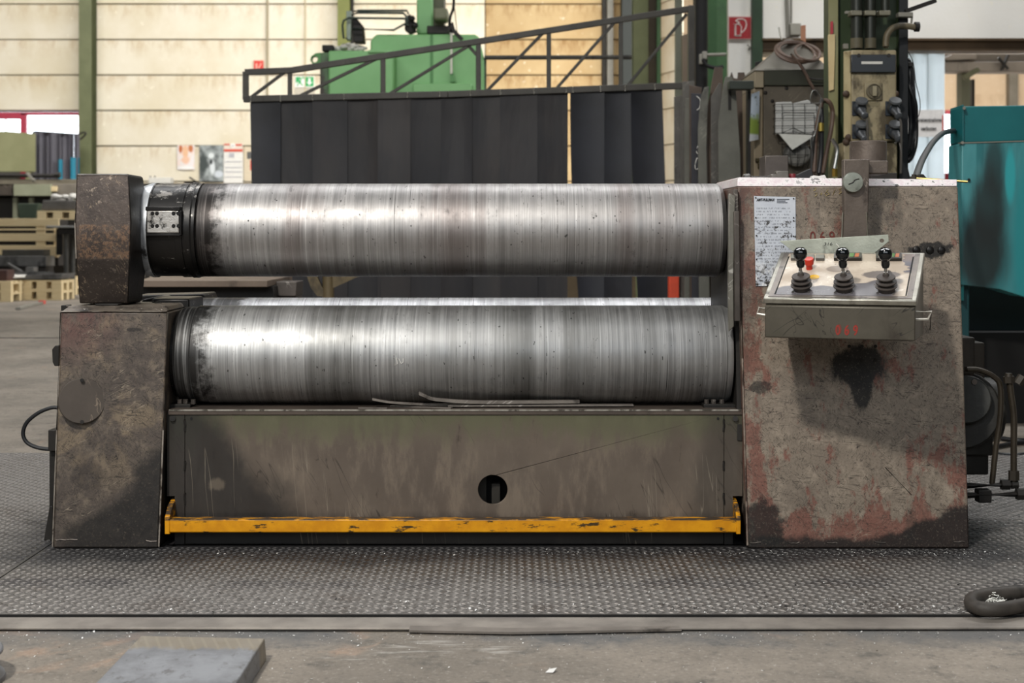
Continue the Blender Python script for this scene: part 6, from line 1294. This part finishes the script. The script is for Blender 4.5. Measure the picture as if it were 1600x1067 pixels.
single('rusty_frame', 'brown square frame on the cream board left of the hood', 'frame', MB().pprism([(1187, 77), (1214, 77), (1214, 80), (1190, 80), (1190, 100), (1187, 100)], PY_-.02, .04), plain('rust_brown', '#6f4a35', .7))
CURP = M('pale_blue_strip', .3); CURP.b.inputs['Transmission Weight'].default_value = .0
_t = CURP.n('ShaderNodeBsdfTranslucent'); _t.inputs[0].default_value = lin('#eaf2f6'); _mx = CURP.n('ShaderNodeMixShader'); _mx.inputs[0].default_value = .6
CURP.done('#dfe8ee'); CURP.nt.links.new(CURP.b.outputs[0], _mx.inputs[1]); CURP.nt.links.new(_t.outputs[0], _mx.inputs[2]); CURP.nt.links.new(_mx.outputs[0], CURP.nt.nodes['Material Output'].inputs[0]); CURP = CURP.m
dc = thing('door_strip_curtain', 'pale blue plastic strip curtain in the opening under the brown beam', 'curtain', (X(1445, 10.4), 10.4, FLOORZ))
for a, b in ((1385, 1406), (1405, 1428), (1427, 1450), (1449.5, 1475)):
    m_ = MB(); ph = RND.uniform(0, 5)
    for o_ in (0, .004): m_.grid(6, 10, lambda u, v: Vector((X(a+(b-a)*u, 10.4), 10.4+o_+.02*math.sin(u*4+ph), FLOORZ+.05+(Z(79, 10.4)-FLOORZ-.05)*v)))
    part(dc, 'plastic_strip', m_, CURP)
part(dc, 'hanging_rail', MB().box(X(1380, 10.4), X(1480, 10.4), 10.36, 10.46, Z(79, 10.4), Z(74, 10.4)), GREYST)
sg = thing('notice_sign', 'white German notice sign on the strip curtain right of the column', 'sign', P(1445, 214, 10.3))
Yn = 10.3
flatquads(sg, 'board', [[(1416, 172), (1474.5, 171), (1475, 214), (1416, 214)]], Yn, plain('notice_white', '#e4e1de', .6), .01)
flatquads(sg, 'red_edge', [[(1472.3, 180), (1474.3, 180), (1474.3, 206), (1472.3, 206)]], Yn-.004, REDP)
text(sg, 'lettering', 'Warenentnahme', P(1448.5, 187.5, Yn-.012), .060, INK, bold=.0012, sx=.72)
text(sg, 'lettering', 'verboten', P(1451, 201, Yn-.012), .060, INK, bold=.0012, sx=.72)
bmr = thing('rack_beams', 'grey brown steel rack beams across the side hall opening', 'rack', (X(1540, 12.5), 12.5, FLOORZ))
RKM = worn('grey_rack_beam', '#7d746b', '#8a8177', 3, .55, .1, '#5c544c', .55)
part(bmr, 'upper_beam', MB().pbox(1475, 84, 1700, 96, 12.5, .2), worn('dark_rack_beam', '#5d564e', '#6a6259', 3), .01)
part(bmr, 'lower_beam', MB().pbox(1475, 96, 1700, 112, 12.4, .25), RKM, .01)
part(bmr, 'beam_end', MB().pprism([(1477, 90), (1488, 84), (1526, 84), (1526, 92), (1480, 94)], 12.35, .1), RKM, .006)
part(bmr, 'strap', MB().bar(P(1565, 110, 12.35), P(1575, 86, 12.35), .07, .02), DARK)
part(bmr, 'strap', MB().bar(P(1560, 90, 12.34), P(1575, 108, 12.34), .04, .02), DARK)
part(bmr, 'upright', MB().box(X(1503, 12.5), X(1516, 12.5), 12.5, 12.7, FLOORZ, Z(112, 12.5)), worn('green_grey_upright', '#5a5a48', '#666652', 3), .006)
part(bmr, 'upright', MB().box(X(1519, 12.9), X(1523, 12.9), 12.9, 13, FLOORZ, Z(118, 12.5)), DARK)
part(bmr, 'upright', MB().box(X(1640, 12.5), X(1655, 12.5), 12.5, 12.7, FLOORZ, Z(112, 12.5)), RKM)
part(bmr, 'arm', MB().bar(P(1505, 122, 12.3), P(1529, 108, 12.3), .06, .06), worn('olive_arm', '#55553f', '#605f48', 4), .006)
single('red_crate', 'red crate edge visible beside the teal machine', 'crate', MB().box(X(1477, 14), X(1500, 14), 14, 14.4, FLOORZ, Z(270, 14)), plain('crate_red', '#8f2836', .5), .01)
